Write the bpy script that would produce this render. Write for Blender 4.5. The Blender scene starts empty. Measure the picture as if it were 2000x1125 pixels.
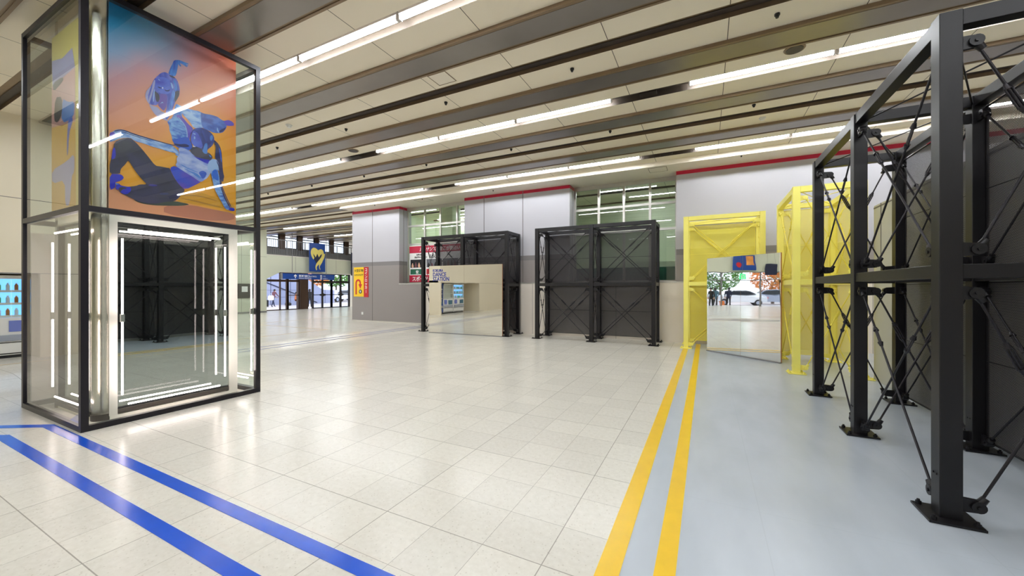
import bpy, bmesh, math, random
from mathutils import Vector, Matrix
random.seed(7)
S = bpy.context.scene
COL = S.collection
PI = math.pi

# ---------------------------------------------------------------- camera, world, exposure
cam_d = bpy.data.cameras.new('camera'); cam = bpy.data.objects.new('camera', cam_d); COL.objects.link(cam)
cam.location = (0, 0, 1.5)
YAW = math.atan(380 / 753)                       # looking 26.8 degrees left of +Y
cam.rotation_euler = (PI / 2, 0, YAW)
cam_d.sensor_width = 36; cam_d.lens = 753 / 2000 * 36; cam_d.clip_start = 0.05; cam_d.clip_end = 300
cam_d.shift_y = 0.00025
S.camera = cam
S.view_settings.view_transform = 'Standard'; S.view_settings.look = 'None'
S.view_settings.gamma = 1.0; S.view_settings.exposure = 0.08
S.view_settings.use_curve_mapping = False
W = bpy.data.worlds.new('world'); S.world = W; W.use_nodes = True
bgn = W.node_tree.nodes['Background']; bgn.inputs[0].default_value = (0.80, 0.88, 1.0, 1); bgn.inputs[1].default_value = 2.6
TUBE = 62.0                                       # radiance of the fluorescent tubes
LED = 17.0
try:
    S.cycles.max_bounces = 14; S.cycles.transparent_max_bounces = 24; S.cycles.glossy_bounces = 6
    S.cycles.diffuse_bounces = 5; S.cycles.sample_clamp_indirect = 6.0; S.cycles.use_denoising = True
    S.cycles.caustics_reflective = False; S.cycles.caustics_refractive = False
except Exception: pass

# ---------------------------------------------------------------- materials
def lin(c):
    return tuple(((x / 255) / 12.92 if x / 255 <= 0.04045 else ((x / 255 + 0.055) / 1.055) ** 2.4) for x in c) + (1,)
MATS = {}
def mat(name, rgb, rough=0.5, metal=0.0, noise=0.0, nscale=8.0, spec=0.5, emit=None, es=0.0, bump=0.0, bscale=60, coat=0.0):
    m = bpy.data.materials.new(name); m.use_nodes = True; nt = m.node_tree; n = nt.nodes; l = nt.links
    b = n['Principled BSDF']; c = lin(rgb)
    b.inputs['Base Color'].default_value = c; b.inputs['Roughness'].default_value = rough
    b.inputs['Metallic'].default_value = metal; b.inputs['Specular IOR Level'].default_value = spec
    b.inputs['Coat Weight'].default_value = coat
    tc = n.new('ShaderNodeTexCoord')
    if noise > 0:
        t = n.new('ShaderNodeTexNoise'); t.inputs['Scale'].default_value = nscale; t.inputs['Detail'].default_value = 4
        l.new(tc.outputs['Object'], t.inputs['Vector'])
        r = n.new('ShaderNodeMapRange'); r.inputs[1].default_value = 0.3; r.inputs[2].default_value = 0.7
        r.inputs[3].default_value = 1 - noise; r.inputs[4].default_value = 1 + noise
        l.new(t.outputs['Fac'], r.inputs[0])
        mx = n.new('ShaderNodeVectorMath'); mx.operation = 'SCALE'; mx.inputs[0].default_value = c[:3]
        l.new(r.outputs[0], mx.inputs['Scale']); l.new(mx.outputs[0], b.inputs['Base Color'])
    if bump > 0:
        t2 = n.new('ShaderNodeTexNoise'); t2.inputs['Scale'].default_value = bscale
        l.new(tc.outputs['Object'], t2.inputs['Vector'])
        bp = n.new('ShaderNodeBump'); bp.inputs['Strength'].default_value = bump; bp.inputs['Distance'].default_value = 0.01
        l.new(t2.outputs['Fac'], bp.inputs['Height']); l.new(bp.outputs[0], b.inputs['Normal'])
    if emit:
        b.inputs['Emission Color'].default_value = lin(emit); b.inputs['Emission Strength'].default_value = es
    MATS[name] = m
    return m

def math_node(nt, op, a, b=None, c=None):
    n = nt.nodes.new('ShaderNodeMath'); n.operation = op
    for i, v in enumerate((a, b, c)):
        if v is None: continue
        if isinstance(v, (int, float)): n.inputs[i].default_value = v
        else: nt.links.new(v, n.inputs[i])
    return n.outputs[0]

def line_mask(nt, coord, pitch, off, halfw):
    """1 on the joint lines coord = off + k*pitch"""
    s = math_node(nt, 'SUBTRACT', coord, off)
    w = math_node(nt, 'WRAP', s, pitch / 2, -pitch / 2)
    a = math_node(nt, 'ABSOLUTE', w)
    return math_node(nt, 'LESS_THAN', a, halfw)

def mix_col(nt, fac, a, b):
    m = nt.nodes.new('ShaderNodeMix'); m.data_type = 'RGBA'
    for s, v in ((6, a), (7, b)):
        if isinstance(v, tuple): m.inputs[s].default_value = v
        else: nt.links.new(v, m.inputs[s])
    nt.links.new(fac, m.inputs[0]) if not isinstance(fac, (int, float)) else setattr(m.inputs[0], 'default_value', fac)
    return m.outputs[2]

def floor_material():
    m = bpy.data.materials.new('floor_tile'); m.use_nodes = True; nt = m.node_tree; n = nt.nodes; l = nt.links
    b = n['Principled BSDF']; b.inputs['Specular IOR Level'].default_value = 0.30; tc = n.new('ShaderNodeTexCoord'); sp = n.new('ShaderNodeSeparateXYZ'); l.new(tc.outputs['Object'], sp.inputs[0])
    X, Y = sp.outputs[0], sp.outputs[1]
    P = 0.3725
    # terrazzo-look tile: per-tile tone + chips + clouds
    cx_ = math_node(nt, 'FLOOR', math_node(nt, 'DIVIDE', math_node(nt, 'SUBTRACT', X, -0.8), P))
    cy_ = math_node(nt, 'FLOOR', math_node(nt, 'DIVIDE', math_node(nt, 'SUBTRACT', Y, 0.82), P))
    cv = n.new('ShaderNodeCombineXYZ'); l.new(cx_, cv.inputs[0]); l.new(cy_, cv.inputs[1])
    wn = n.new('ShaderNodeTexWhiteNoise'); l.new(cv.outputs[0], wn.inputs['Vector'])
    no = n.new('ShaderNodeTexNoise'); no.inputs['Scale'].default_value = 26; no.inputs['Detail'].default_value = 6; no.inputs['Roughness'].default_value = .65
    l.new(tc.outputs['Object'], no.inputs['Vector'])
    vo = n.new('ShaderNodeTexVoronoi'); vo.inputs['Scale'].default_value = 34; l.new(tc.outputs['Object'], vo.inputs['Vector'])
    chip = math_node(nt, 'LESS_THAN', vo.outputs['Distance'], 0.16)
    base = mix_col(nt, no.outputs['Fac'], lin((212, 207, 194)), lin((240, 237, 228)))
    base = mix_col(nt, math_node(nt, 'MULTIPLY', chip, 0.35), base, lin((176, 168, 152)))
    tone = math_node(nt, 'MULTIPLY_ADD', wn.outputs['Value'], 0.07, 0.955)
    sc = n.new('ShaderNodeVectorMath'); sc.operation = 'SCALE'; l.new(base, sc.inputs[0]); l.new(tone, sc.inputs['Scale'])
    jx = line_mask(nt, X, P, -0.8, 0.0018); jy = line_mask(nt, Y, P, 0.82, 0.0018)
    jX = line_mask(nt, X, P * 3, -0.8, 0.003); jY = line_mask(nt, Y, P * 3, 0.82, 0.003)
    j = math_node(nt, 'MAXIMUM', math_node(nt, 'MULTIPLY', math_node(nt, 'MAXIMUM', jx, jy), 0.5), math_node(nt, 'MULTIPLY', math_node(nt, 'MAXIMUM', jX, jY), 0.6))
    tile = mix_col(nt, j, sc.outputs[0], lin((110, 102, 92)))
    # grey painted lane to the right of the yellow tape
    st = n.new('ShaderNodeTexNoise'); st.inputs['Scale'].default_value = 1.2; st.inputs['Detail'].default_value = 3
    mp = n.new('ShaderNodeMapping'); mp.inputs['Scale'].default_value = (3, 1, 1); l.new(tc.outputs['Object'], mp.inputs[0]); l.new(mp.outputs[0], st.inputs['Vector'])
    paint = mix_col(nt, st.outputs['Fac'], lin((180, 189, 199)), lin((204, 212, 222)))
    pj = math_node(nt, 'MULTIPLY', math_node(nt, 'MAXIMUM', jX, jY), 0.08)
    paint = mix_col(nt, pj, paint, lin((120, 126, 128)))
    isp = math_node(nt, 'GREATER_THAN', X, -0.45)
    l.new(mix_col(nt, isp, tile, paint), b.inputs['Base Color'])
    r = math_node(nt, 'MULTIPLY_ADD', no.outputs['Fac'], 0.10, 0.17)
    inv = math_node(nt, 'SUBTRACT', 1.0, isp)
    r2 = math_node(nt, 'ADD', math_node(nt, 'MULTIPLY', inv, r), math_node(nt, 'MULTIPLY', isp, 0.26))
    l.new(r2, b.inputs['Roughness'])
    bt = n.new('ShaderNodeTexNoise'); bt.inputs['Scale'].default_value = 5; l.new(tc.outputs['Object'], bt.inputs['Vector'])
    bp = n.new('ShaderNodeBump'); bp.inputs['Strength'].default_value = 0.06; bp.inputs['Distance'].default_value = 0.02
    l.new(bt.outputs['Fac'], bp.inputs['Height']); l.new(bp.outputs[0], b.inputs['Normal'])
    return m

def ceiling_material():
    m = bpy.data.materials.new('ceiling_panel'); m.use_nodes = True; nt = m.node_tree; n = nt.nodes; l = nt.links
    b = n['Principled BSDF']; tc = n.new('ShaderNodeTexCoord'); sp = n.new('ShaderNodeSeparateXYZ'); l.new(tc.outputs['Object'], sp.inputs[0])
    j = line_mask(nt, sp.outputs[0], 1.44, -1.19, 0.005)
    no = n.new('ShaderNodeTexNoise'); no.inputs['Scale'].default_value = 0.8; l.new(tc.outputs['Object'], no.inputs['Vector'])
    c = mix_col(nt, no.outputs['Fac'], lin((236, 226, 204)), lin((242, 233, 214)))
    l.new(mix_col(nt, j, c, lin((78, 66, 54))), b.inputs['Base Color']); b.inputs['Roughness'].default_value = 0.45
    return m

def perforated(name, rgb, rough=0.5, metal=0.3):
    """steel sheet with a real staggered hole pattern, 3 mm holes"""
    m = bpy.data.materials.new(name); m.use_nodes = True; nt = m.node_tree; n = nt.nodes; l = nt.links
    b = n['Principled BSDF']; b.inputs['Base Color'].default_value = lin(rgb); b.inputs['Roughness'].default_value = rough; b.inputs['Metallic'].default_value = metal
    tc = n.new('ShaderNodeTexCoord'); sp = n.new('ShaderNodeSeparateXYZ'); l.new(tc.outputs['Object'], sp.inputs[0])
    p = 0.012; q = p * math.sqrt(3)
    d = []
    for ox, oz in ((0, 0), (p / 2, q / 2)):
        a = math_node(nt, 'WRAP', math_node(nt, 'SUBTRACT', sp.outputs[0], ox), p / 2, -p / 2)
        c = math_node(nt, 'WRAP', math_node(nt, 'SUBTRACT', sp.outputs[2], oz), q / 2, -q / 2)
        d.append(math_node(nt, 'SQRT', math_node(nt, 'ADD', math_node(nt, 'MULTIPLY', a, a), math_node(nt, 'MULTIPLY', c, c))))
    hole = math_node(nt, 'LESS_THAN', math_node(nt, 'MINIMUM', d[0], d[1]), 0.0031)
    tr = n.new('ShaderNodeBsdfTransparent'); mx = n.new('ShaderNodeMixShader')
    l.new(hole, mx.inputs[0]); l.new(b.outputs[0], mx.inputs[1]); l.new(tr.outputs[0], mx.inputs[2])
    l.new(mx.outputs[0], n['Material Output'].inputs[0])
    return m

def thin_glass(name, tint=(0.94, 0.97, 0.96), rough=0.0, extra=0.0):
    m = bpy.data.materials.new(name); m.use_nodes = True; nt = m.node_tree; n = nt.nodes; l = nt.links
    n.remove(n['Principled BSDF'])
    tr = n.new('ShaderNodeBsdfTransparent'); tr.inputs[0].default_value = tint + (1,)
    gl = n.new('ShaderNodeBsdfGlossy'); gl.inputs['Roughness'].default_value = rough
    fr = n.new('ShaderNodeFresnel'); fr.inputs[0].default_value = 1.5
    ge = n.new('ShaderNodeNewGeometry')
    f1 = math_node(nt, 'MULTIPLY_ADD', fr.outputs[0], 1.5, extra)
    f2 = math_node(nt, 'MULTIPLY', f1, math_node(nt, 'SUBTRACT', 1.0, ge.outputs['Backfacing']))
    mx = n.new('ShaderNodeMixShader'); l.new(f2, mx.inputs[0]); l.new(tr.outputs[0], mx.inputs[1]); l.new(gl.outputs[0], mx.inputs[2])
    l.new(mx.outputs[0], n['Material Output'].inputs[0])
    return m

def poster_material():
    m = bpy.data.materials.new('poster_backdrop_print'); m.use_nodes = True; nt = m.node_tree; n = nt.nodes; l = nt.links
    b = n['Principled BSDF']; b.inputs['Roughness'].default_value = 0.35
    tc = n.new('ShaderNodeTexCoord'); sp = n.new('ShaderNodeSeparateXYZ'); l.new(tc.outputs['Object'], sp.inputs[0])
    no = n.new('ShaderNodeTexNoise'); no.inputs['Scale'].default_value = 1.3; no.inputs['Detail'].default_value = 2; l.new(tc.outputs['Object'], no.inputs['Vector'])
    wob = math_node(nt, 'MULTIPLY_ADD', no.outputs['Fac'], 0.55, -0.28)
    yy = math_node(nt, 'DIVIDE', math_node(nt, 'SUBTRACT', sp.outputs[1], 1.84), 1.32)      # 0 left .. 1 right
    zz = math_node(nt, 'DIVIDE', math_node(nt, 'SUBTRACT', sp.outputs[2], 2.40), 2.37)      # 0 bottom .. 1 top
    t = math_node(nt, 'ADD', math_node(nt, 'ADD', zz, math_node(nt, 'MULTIPLY', yy, -0.42)), math_node(nt, 'MULTIPLY', wob, 0.5))
    cr = n.new('ShaderNodeValToRGB'); l.new(t, cr.inputs[0]); e = cr.color_ramp.elements
    e[0].position = 0.0; e[0].color = lin((236, 160, 20)); e[1].position = 1.0; e[1].color = lin((0, 120, 190))
    for pos, c in ((0.16, (240, 165, 40)), (0.30, (232, 150, 90)), (0.46, (226, 152, 128)), (0.60, (205, 150, 160)), (0.74, (140, 165, 205)), (0.86, (60, 150, 205))):
        k = cr.color_ramp.elements.new(pos); k.color = lin(c)
    red = n.new('ShaderNodeMapRange'); red.inputs[1].default_value = 1.25; red.inputs[2].default_value = 1.95
    l.new(math_node(nt, 'ADD', yy, zz), red.inputs[0])
    c1 = mix_col(nt, red.outputs[0], cr.outputs[0], lin((222, 105, 70)))
    fl = n.new('ShaderNodeMapRange'); fl.inputs[1].default_value = 0.125; fl.inputs[2].default_value = 0.105
    l.new(math_node(nt, 'ADD', zz, math_node(nt, 'MULTIPLY', yy, 0.05)), fl.inputs[0])
    c2 = mix_col(nt, fl.outputs[0], c1, lin((224, 150, 110)))
    l.new(c2, b.inputs['Base Color'])
    return m

M = {}
M['floor'] = floor_material(); M['ceiling'] = ceiling_material()
M['trim_brown'] = mat('ceiling_trim_brown', (132, 112, 88), 0.4, 0.3, 0.06)
M['trim_dark'] = mat('slot_dark_bronze', (62, 54, 50), 0.45, 0.3)
M['beam'] = mat('beam_brushed_metal', (140, 134, 130), 0.28, 0.55, 0.08, 1.5)
M['soffit'] = mat('soffit_white', (238, 230, 214), 0.5)
M['wall_lilac'] = mat('wall_panel_lilac', (186, 185, 192), 0.4, 0, 0.015, 0.7)
M['wall_grey'] = mat('wall_panel_grey', (148, 141, 139), 0.4, 0, 0.02, 0.7)
M['wall_band'] = mat('wall_band_dark', (126, 122, 123), 0.4)
M['wall_beige'] = mat('wall_panel_beige', (232, 223, 212), 0.4, 0, 0.015, 0.7)
M['wall_cream'] = mat('wall_cream', (236, 226, 204), 0.45, 0, 0.015, 0.7)
M['fascia'] = mat('fascia_pale_green', (212, 216, 196), 0.4, 0, 0.015, 0.7)
M['red'] = mat('crimson_band', (190, 20, 62), 0.4)
M['joint'] = mat('panel_joint', (110, 104, 102), 0.6)
M['base'] = mat('base_stone', (205, 200, 190), 0.3)
M['alu'] = mat('window_aluminium', (200, 198, 192), 0.3, 0.6)
M['bronze'] = mat('door_bronze', (84, 64, 54), 0.4, 0.4)
M['door_black'] = mat('door_dark_frame', (34, 28, 32), 0.4, 0.3)
M['black'] = mat('black_paint', (22, 20, 23), 0.38, 0.2, 0.12, 4)
M['case_black'] = mat('case_black_paint', (28, 26, 34), 0.35, 0.3)
M['rod'] = mat('rod_grey_steel', (46, 44, 48), 0.35, 0.6)
M['yellow'] = mat('yellow_paint', (252, 242, 122), 0.4, 0, 0.03, 3)
M['yellow_rod'] = mat('yellow_rod', (240, 224, 80), 0.4)
M['perf_black'] = perforated('perforated_black', (54, 51, 53))
M['perf_yellow'] = perforated('perforated_yellow', (250, 238, 96), 0.45, 0.0)
M['glass'] = thin_glass('clear_acrylic'); M['glass_win'] = thin_glass('window_glass', (0.95, 0.985, 0.96), 0.0, 0.03)
M['glass_door'] = thin_glass('door_glass', (0.93, 0.95, 0.97))
M['mirror'] = mat('film_mirror', (236, 236, 232), 0.015, 1.0, bump=0.10, bscale=1.6)
M['mirror_col'] = mat('column_mirror', (205, 205, 205), 0.01, 1.0, bump=0.03, bscale=1.5)
M['chrome'] = mat('polished_steel', (222, 214, 202), 0.27, 1.0, bump=0.25, bscale=3)
M['white_board'] = mat('white_board', (226, 222, 214), 0.4)
M['case_board'] = mat('case_board', (246, 238, 230), 0.5); M['partition'] = mat('partition_grey', (188, 187, 180), 0.45)
M['slot'] = mat('light_slot_bronze', (66, 56, 46), 0.6)
M['wood_edge'] = mat('mirror_wood_edge', (176, 120, 82), 0.5)
M['tube'] = mat('tube_glow', (255, 255, 255), 0.4, emit=(242, 246, 250), es=TUBE)
M['led'] = mat('led_glow', (255, 255, 255), 0.4, emit=(255, 232, 228), es=LED)
M['housing'] = mat('light_housing', (225, 225, 225), 0.35)
M['tape_yellow'] = mat('yellow_tape', (248, 204, 34), 0.28, 0, 0.03, 9)
M['tape_blue'] = mat('blue_tape', (20, 88, 214), 0.2, 0, 0.06, 7)
M['tape_blue_pale'] = mat('pale_blue_line', (112, 126, 200), 0.3)
M['tape_ochre'] = mat('ochre_line', (204, 176, 118), 0.3)
M['white'] = mat('white_enamel', (232, 232, 230), 0.3)
M['dark'] = mat('dark_plastic', (30, 30, 32), 0.5)
M['grey'] = mat('mid_grey', (128, 128, 130), 0.5)
M['sign_yellow'] = mat('sign_yellow', (250, 206, 20), 0.4)
M['sign_red'] = mat('sign_red', (196, 24, 34), 0.4)
M['sign_crimson'] = mat('sign_crimson', (186, 22, 62), 0.4)
M['sign_green'] = mat('sign_green', (10, 96, 70), 0.4)
M['sign_blue'] = mat('sign_blue', (14, 66, 148), 0.4)
M['ink_black'] = mat('ink_black', (24, 20, 18), 0.5)
M['ink_white'] = mat('ink_white', (240, 240, 240), 0.5)
M['ink_blue'] = mat('ink_blue', (40, 60, 160), 0.4)
M['gold'] = mat('banner_gold', (222, 206, 110), 0.5)
M['navy'] = mat('banner_navy', (22, 32, 62), 0.5)
M['shelf_lit'] = mat('lit_blue_panel', (120, 180, 250), 0.4, emit=(120, 190, 255), es=1.3)
M['exit_lit'] = mat('exit_sign_lit', (20, 190, 110), 0.4, emit=(20, 220, 120), es=1.5)
M['green_board'] = mat('dark_green_board', (10, 84, 66), 0.5)
M['room_green'] = mat('inner_wall_green', (216, 226, 200), 0.6)
M['pave'] = mat('pavement', (196, 186, 186), 0.7, 0, 0.05, 2)
M['stair_grey'] = mat('stair_grey_panel', (150, 156, 184), 0.5)
M['leaf_green'] = mat('leaf_green', (92, 142, 60), 0.7, 0, 0.3, 3)
M['leaf_orange'] = mat('leaf_orange', (226, 150, 74), 0.7, 0, 0.3, 3)
M['leaf_red'] = mat('leaf_red', (206, 96, 84), 0.7, 0, 0.3, 3)
M['bark'] = mat('bark', (92, 78, 66), 0.8)
M['car_white'] = mat('car_white', (232, 236, 244), 0.2, 0, coat=0.5)
M['car_silver'] = mat('car_silver', (170, 178, 196), 0.25, 0.4, coat=0.5)
M['car_glass'] = mat('car_glass', (40, 46, 56), 0.08)
M['tyre'] = mat('tyre', (26, 26, 28), 0.7)
M['skin'] = mat('skin', (214, 168, 140), 0.5)
M['hair'] = mat('hair_black', (26, 22, 22), 0.5)
for nm, c in dict(c_plum=(112, 70, 78), c_navy=(40, 46, 72), c_black=(24, 24, 28), c_white=(236, 236, 240), c_orange=(230, 130, 70), c_teal=(80, 120, 140), c_grey=(110, 112, 120)).items():
    M[nm] = mat('cloth_' + nm[2:], c, 0.8)
M['screen_grey'] = mat('grey_green_glass', (140, 140, 118), 0.3)
M['pet'] = mat('bottle_green', (70, 170, 70), 0.3); M['pet2'] = mat('bottle_amber', (190, 120, 60), 0.3); M['pet3'] = mat('bottle_white', (230, 235, 245), 0.3)

# ---------------------------------------------------------------- mesh helpers
class MB:
    def __init__(s): s.v = []; s.f = []; s.m = []; s.sm = []
    def add(s, vs, fs, mi=0, smooth=False):
        o = len(s.v); s.v += [tuple(p) for p in vs]
        for f in fs: s.f.append([o + i for i in f]); s.m.append(mi); s.sm.append(smooth)
    def box(s, a, b, mi=0):
        x0, x1 = sorted((a[0], b[0])); y0, y1 = sorted((a[1], b[1])); z0, z1 = sorted((a[2], b[2]))
        s.add([(x0, y0, z0), (x1, y0, z0), (x1, y1, z0), (x0, y1, z0), (x0, y0, z1), (x1, y0, z1), (x1, y1, z1), (x0, y1, z1)],
              [(0, 3, 2, 1), (4, 5, 6, 7), (0, 1, 5, 4), (1, 2, 6, 5), (2, 3, 7, 6), (3, 0, 4, 7)], mi)
        return s
    def tube(s, p0, p1, r0, r1=None, n=10, mi=0, caps=True):
        r1 = r0 if r1 is None else r1
        p0 = Vector(p0); p1 = Vector(p1); d = (p1 - p0).normalized()
        u = d.orthogonal().normalized(); w = d.cross(u)
        vs = [];
        for p, r in ((p0, r0), (p1, r1)):
            for i in range(n):
                a = 2 * PI * i / n; vs.append(p + (u * math.cos(a) + w * math.sin(a)) * r)
        s.add(vs, [(i, (i + 1) % n, n + (i + 1) % n, n + i) for i in range(n)], mi, True)
        if caps: s.add(vs[:n], [tuple(range(n))[::-1]], mi); s.add(vs[n:], [tuple(range(n))], mi)
        return s
    def prism(s, pts, axis, a, b, mi=0):
        """polygon pts (2-D) extruded along axis from a to b; axis 0: pts=(y,z), 1: (x,z), 2: (x,y)"""
        def P(p, t): return {0: (t, p[0], p[1]), 1: (p[0], t, p[1]), 2: (p[0], p[1], t)}[axis]
        n = len(pts); vs = [P(p, a) for p in pts] + [P(p, b) for p in pts]
        s.add(vs, [tuple(range(n)), tuple(range(2 * n - 1, n - 1, -1))] + [(i, i + n, (i + 1) % n + n, (i + 1) % n) for i in range(n)], mi)
        return s
    def ball(s, c, r, mi=0, seg=12, ring=8, sc=(1, 1, 1)):
        vs = []; c = Vector(c)
        for j in range(1, ring):
            t = PI * j / ring
            for i in range(seg):
                a = 2 * PI * i / seg
                vs.append((c.x + r * sc[0] * math.sin(t) * math.cos(a), c.y + r * sc[1] * math.sin(t) * math.sin(a), c.z + r * sc[2] * math.cos(t)))
        top = len(vs); vs.append((c.x, c.y, c.z + r * sc[2])); vs.append((c.x, c.y, c.z - r * sc[2]))
        fs = []
        for j in range(ring - 2):
            for i in range(seg): fs.append((j * seg + i, (j + 1) * seg + i, (j + 1) * seg + (i + 1) % seg, j * seg + (i + 1) % seg))
        for i in range(seg): fs.append((top, i, (i + 1) % seg)); fs.append((top + 1, (ring - 2) * seg + (i + 1) % seg, (ring - 2) * seg + i))
        s.add(vs, fs, mi, True)
        return s
    def build(s, name, mats, parent=None, bevel=0.0):
        me = bpy.data.meshes.new(name); me.from_pydata(s.v, [], s.f); me.update()
        if not isinstance(mats, (list, tuple)): mats = [mats]
        for m in mats: me.materials.append(M[m] if isinstance(m, str) else m)
        for i, p in enumerate(me.polygons): p.material_index = min(s.m[i], len(mats) - 1); p.use_smooth = s.sm[i]
        bm = bmesh.new(); bm.from_mesh(me); bmesh.ops.recalc_face_normals(bm, faces=bm.faces); bm.to_mesh(me); bm.free()
        o = bpy.data.objects.new(name, me); COL.objects.link(o)
        if parent is not None: o.parent = parent
        if bevel > 0:
            bv = o.modifiers.new('bevel', 'BEVEL'); bv.width = bevel; bv.segments = 2; bv.limit_method = 'ANGLE'; bv.angle_limit = 0.7
        return o

def tag(o, label=None, cat=None, group=None, kind=None):
    if label: o['label'] = label
    if cat: o['category'] = cat
    if group: o['group'] = group
    if kind: o['kind'] = kind
    return o
def thing(name, label, cat, loc=(0, 0, 0), rz=0, group=None):
    o = bpy.data.objects.new(name, None); COL.objects.link(o); o.location = loc; o.rotation_euler = (0, 0, rz)
    o.empty_display_size = 0.1
    return tag(o, label, cat, group)
def struct(name, mb, mats, parent=None):
    o = mb.build(name, mats, parent)
    if parent is None: o['kind'] = 'structure'
    return o
def local(parent, o):
    """keep world-space geometry when parenting to a placed Empty"""
    o.matrix_parent_inverse = Matrix.Translation(parent.location).inverted() if parent.rotation_euler.z == 0 else parent.matrix_basis.inverted()
    return o
def dup(o, parent=None, loc=None):
    c = o.copy(); COL.objects.link(c); c.parent = parent
    if loc is not None: c.location = loc
    for ch in o.children: dup(ch, c)
    return c
def smooth_poly(pts, it=2):
    for _ in range(it):
        q = []
        for i in range(len(pts)):
            a, b = pts[i], pts[(i + 1) % len(pts)]
            q.append((a[0] * .78 + b[0] * .22, a[1] * .78 + b[1] * .22)); q.append((a[0] * .22 + b[0] * .78, a[1] * .22 + b[1] * .78))
        pts = q
    return pts

def text_part(name, rows, mi_mat, parent, origin, right, depth=0.002, bold=0.0):
    """rows: (text, x, z, size, align, [xscale]) laid out on a plane; one lettering mesh; origin = world point, right = unit vector"""
    vs = []; fs = []
    for row in rows:
        s_, x, z, size, al = row[:5]; xs = row[5] if len(row) > 5 else 1.0
        cu = bpy.data.curves.new('t', 'FONT'); cu.body = s_; cu.size = size; cu.align_x = al; cu.offset = bold; cu.extrude = depth / 2; cu.resolution_u = 2
        if '\n' in s_: cu.space_line = 0.86
        ob = bpy.data.objects.new('t', cu); COL.objects.link(ob)
        dg = bpy.context.evaluated_depsgraph_get(); me = bpy.data.meshes.new_from_object(ob.evaluated_get(dg))
        o = len(vs)
        for v in me.vertices:
            p = Vector(origin) + Vector(right) * (x + v.co.x * xs) + Vector((0, 0, 1)) * (z + v.co.y) + Vector(right).cross(Vector((0, 0, 1))) * (v.co.z + depth / 2)
            vs.append(tuple(p))
        fs += [[o + i for i in p.vertices] for p in me.polygons]
        bpy.data.objects.remove(ob); bpy.data.curves.remove(cu); bpy.data.meshes.remove(me)
    me = bpy.data.meshes.new(name); me.from_pydata(vs, [], fs); me.update(); me.materials.append(M[mi_mat])
    ob = bpy.data.objects.new(name, me); COL.objects.link(ob); ob.parent = parent
    if parent is not None: local(parent, ob)
    return ob

# ---------------------------------------------------------------- the room
X0, X1 = -24.3, 6.5
YB = 11.6                      # face of the back wall
def fz(x):                     # the hall floor rises slightly towards the left
    t = min(1, max(0, (-9.0 - x) / 1.2)); return 0.115 * t * t * (3 - 2 * t)
mb = MB(); xs = [X0, -16, -12, -10.2] + [-9.0 - 0.1 * k for k in range(11, -1, -1)] + [-6, -3, 0, 3, X1]
for a, b in zip(xs[:-1], xs[1:]):
    mb.add([(a, -9, fz(a)), (b, -9, fz(b)), (b, 24, fz(b)), (a, 24, fz(a))], [(0, 1, 2, 3)])
struct('floor', mb, 'floor')

ZC = 4.85; P0 = 3.68; PITCH = 0.833
strips = []                    # (centre y, kind)
for k in range(-15, 21):
    y = P0 + PITCH * k; kind = {0: 'L', 2: 'S'}.get(k % 4, 'B')
    strips.append((y, kind))
mb = MB(); y = -9.0
def in_room(y): return y < 10.75
for sy, kd in strips:
    if kd == 'B': continue
    hw = 0.14 if kd == 'L' else 0.125; dp = 0.112 if kd == 'L' else 0.07
    a, b = sy - hw, sy + hw
    if b > 19.6: break
    mb.add([(X0, y, ZC), (X1, y, ZC), (X1, a, ZC), (X0, a, ZC)], [(0, 1, 2, 3)], 0)
    sm = 3 if kd == 'L' else 1
    mb.add([(X0, a, ZC), (X1, a, ZC), (X1, a, ZC + dp), (X0, a, ZC + dp)], [(0, 1, 2, 3)], sm)
    mb.add([(X0, a, ZC + dp), (X1, a, ZC + dp), (X1, b, ZC + dp), (X0, b, ZC + dp)], [(0, 1, 2, 3)], sm)
    mb.add([(X0, b, ZC + dp), (X1, b, ZC + dp), (X1, b, ZC), (X0, b, ZC)], [(0, 1, 2, 3)], sm)
    if kd == 'S':   # dark linear diffuser strip set in the slot
        mb.add([(X0, sy + 0.01, ZC + dp - .012), (X1, sy + 0.01, ZC + dp - .012), (X1, b - .01, ZC + dp - .012), (X0, b - .01, ZC + dp - .012)], [(0, 1, 2, 3)], 2)
    y = b
mb.add([(X0, y, ZC), (X1, y, ZC), (X1, 24, ZC), (X0, 24, ZC)], [(0, 1, 2, 3)], 0)
mb.box((X0, -9, ZC + .12), (X1, 24, ZC + .2), 0)
struct('ceiling', mb, ['ceiling', 'trim_brown', 'trim_dark', 'slot'])
n = 0
for sy, kd in strips:
    if kd != 'B' or sy > 19.5: continue
    n += 1; xr = X1 if sy < 10.8 else -13.3
    mb = MB(); mb.box((X0, sy - .235, ZC - .05), (xr, sy + .235, ZC + .0), 0)
    mb.box((X0, sy - .19, ZC - .054), (xr, sy + .17, ZC - .05), 1)
    mb.box((X0, sy + .20, ZC - .062), (xr, sy + .235, ZC - .05), 0)
    struct('trim_%d' % n, mb, ['trim_brown', 'beam'])
# soffit along the back wall
mb = MB(); mb.box((-13.3, 10.84, 4.74), (X1, 12.1, ZC + .1), 0); mb.box((-13.3, 10.82, 4.725), (X1, 10.86, 4.75), 0)
struct('ceiling_soffit', mb, 'soffit').name = 'ceiling.001'

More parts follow.
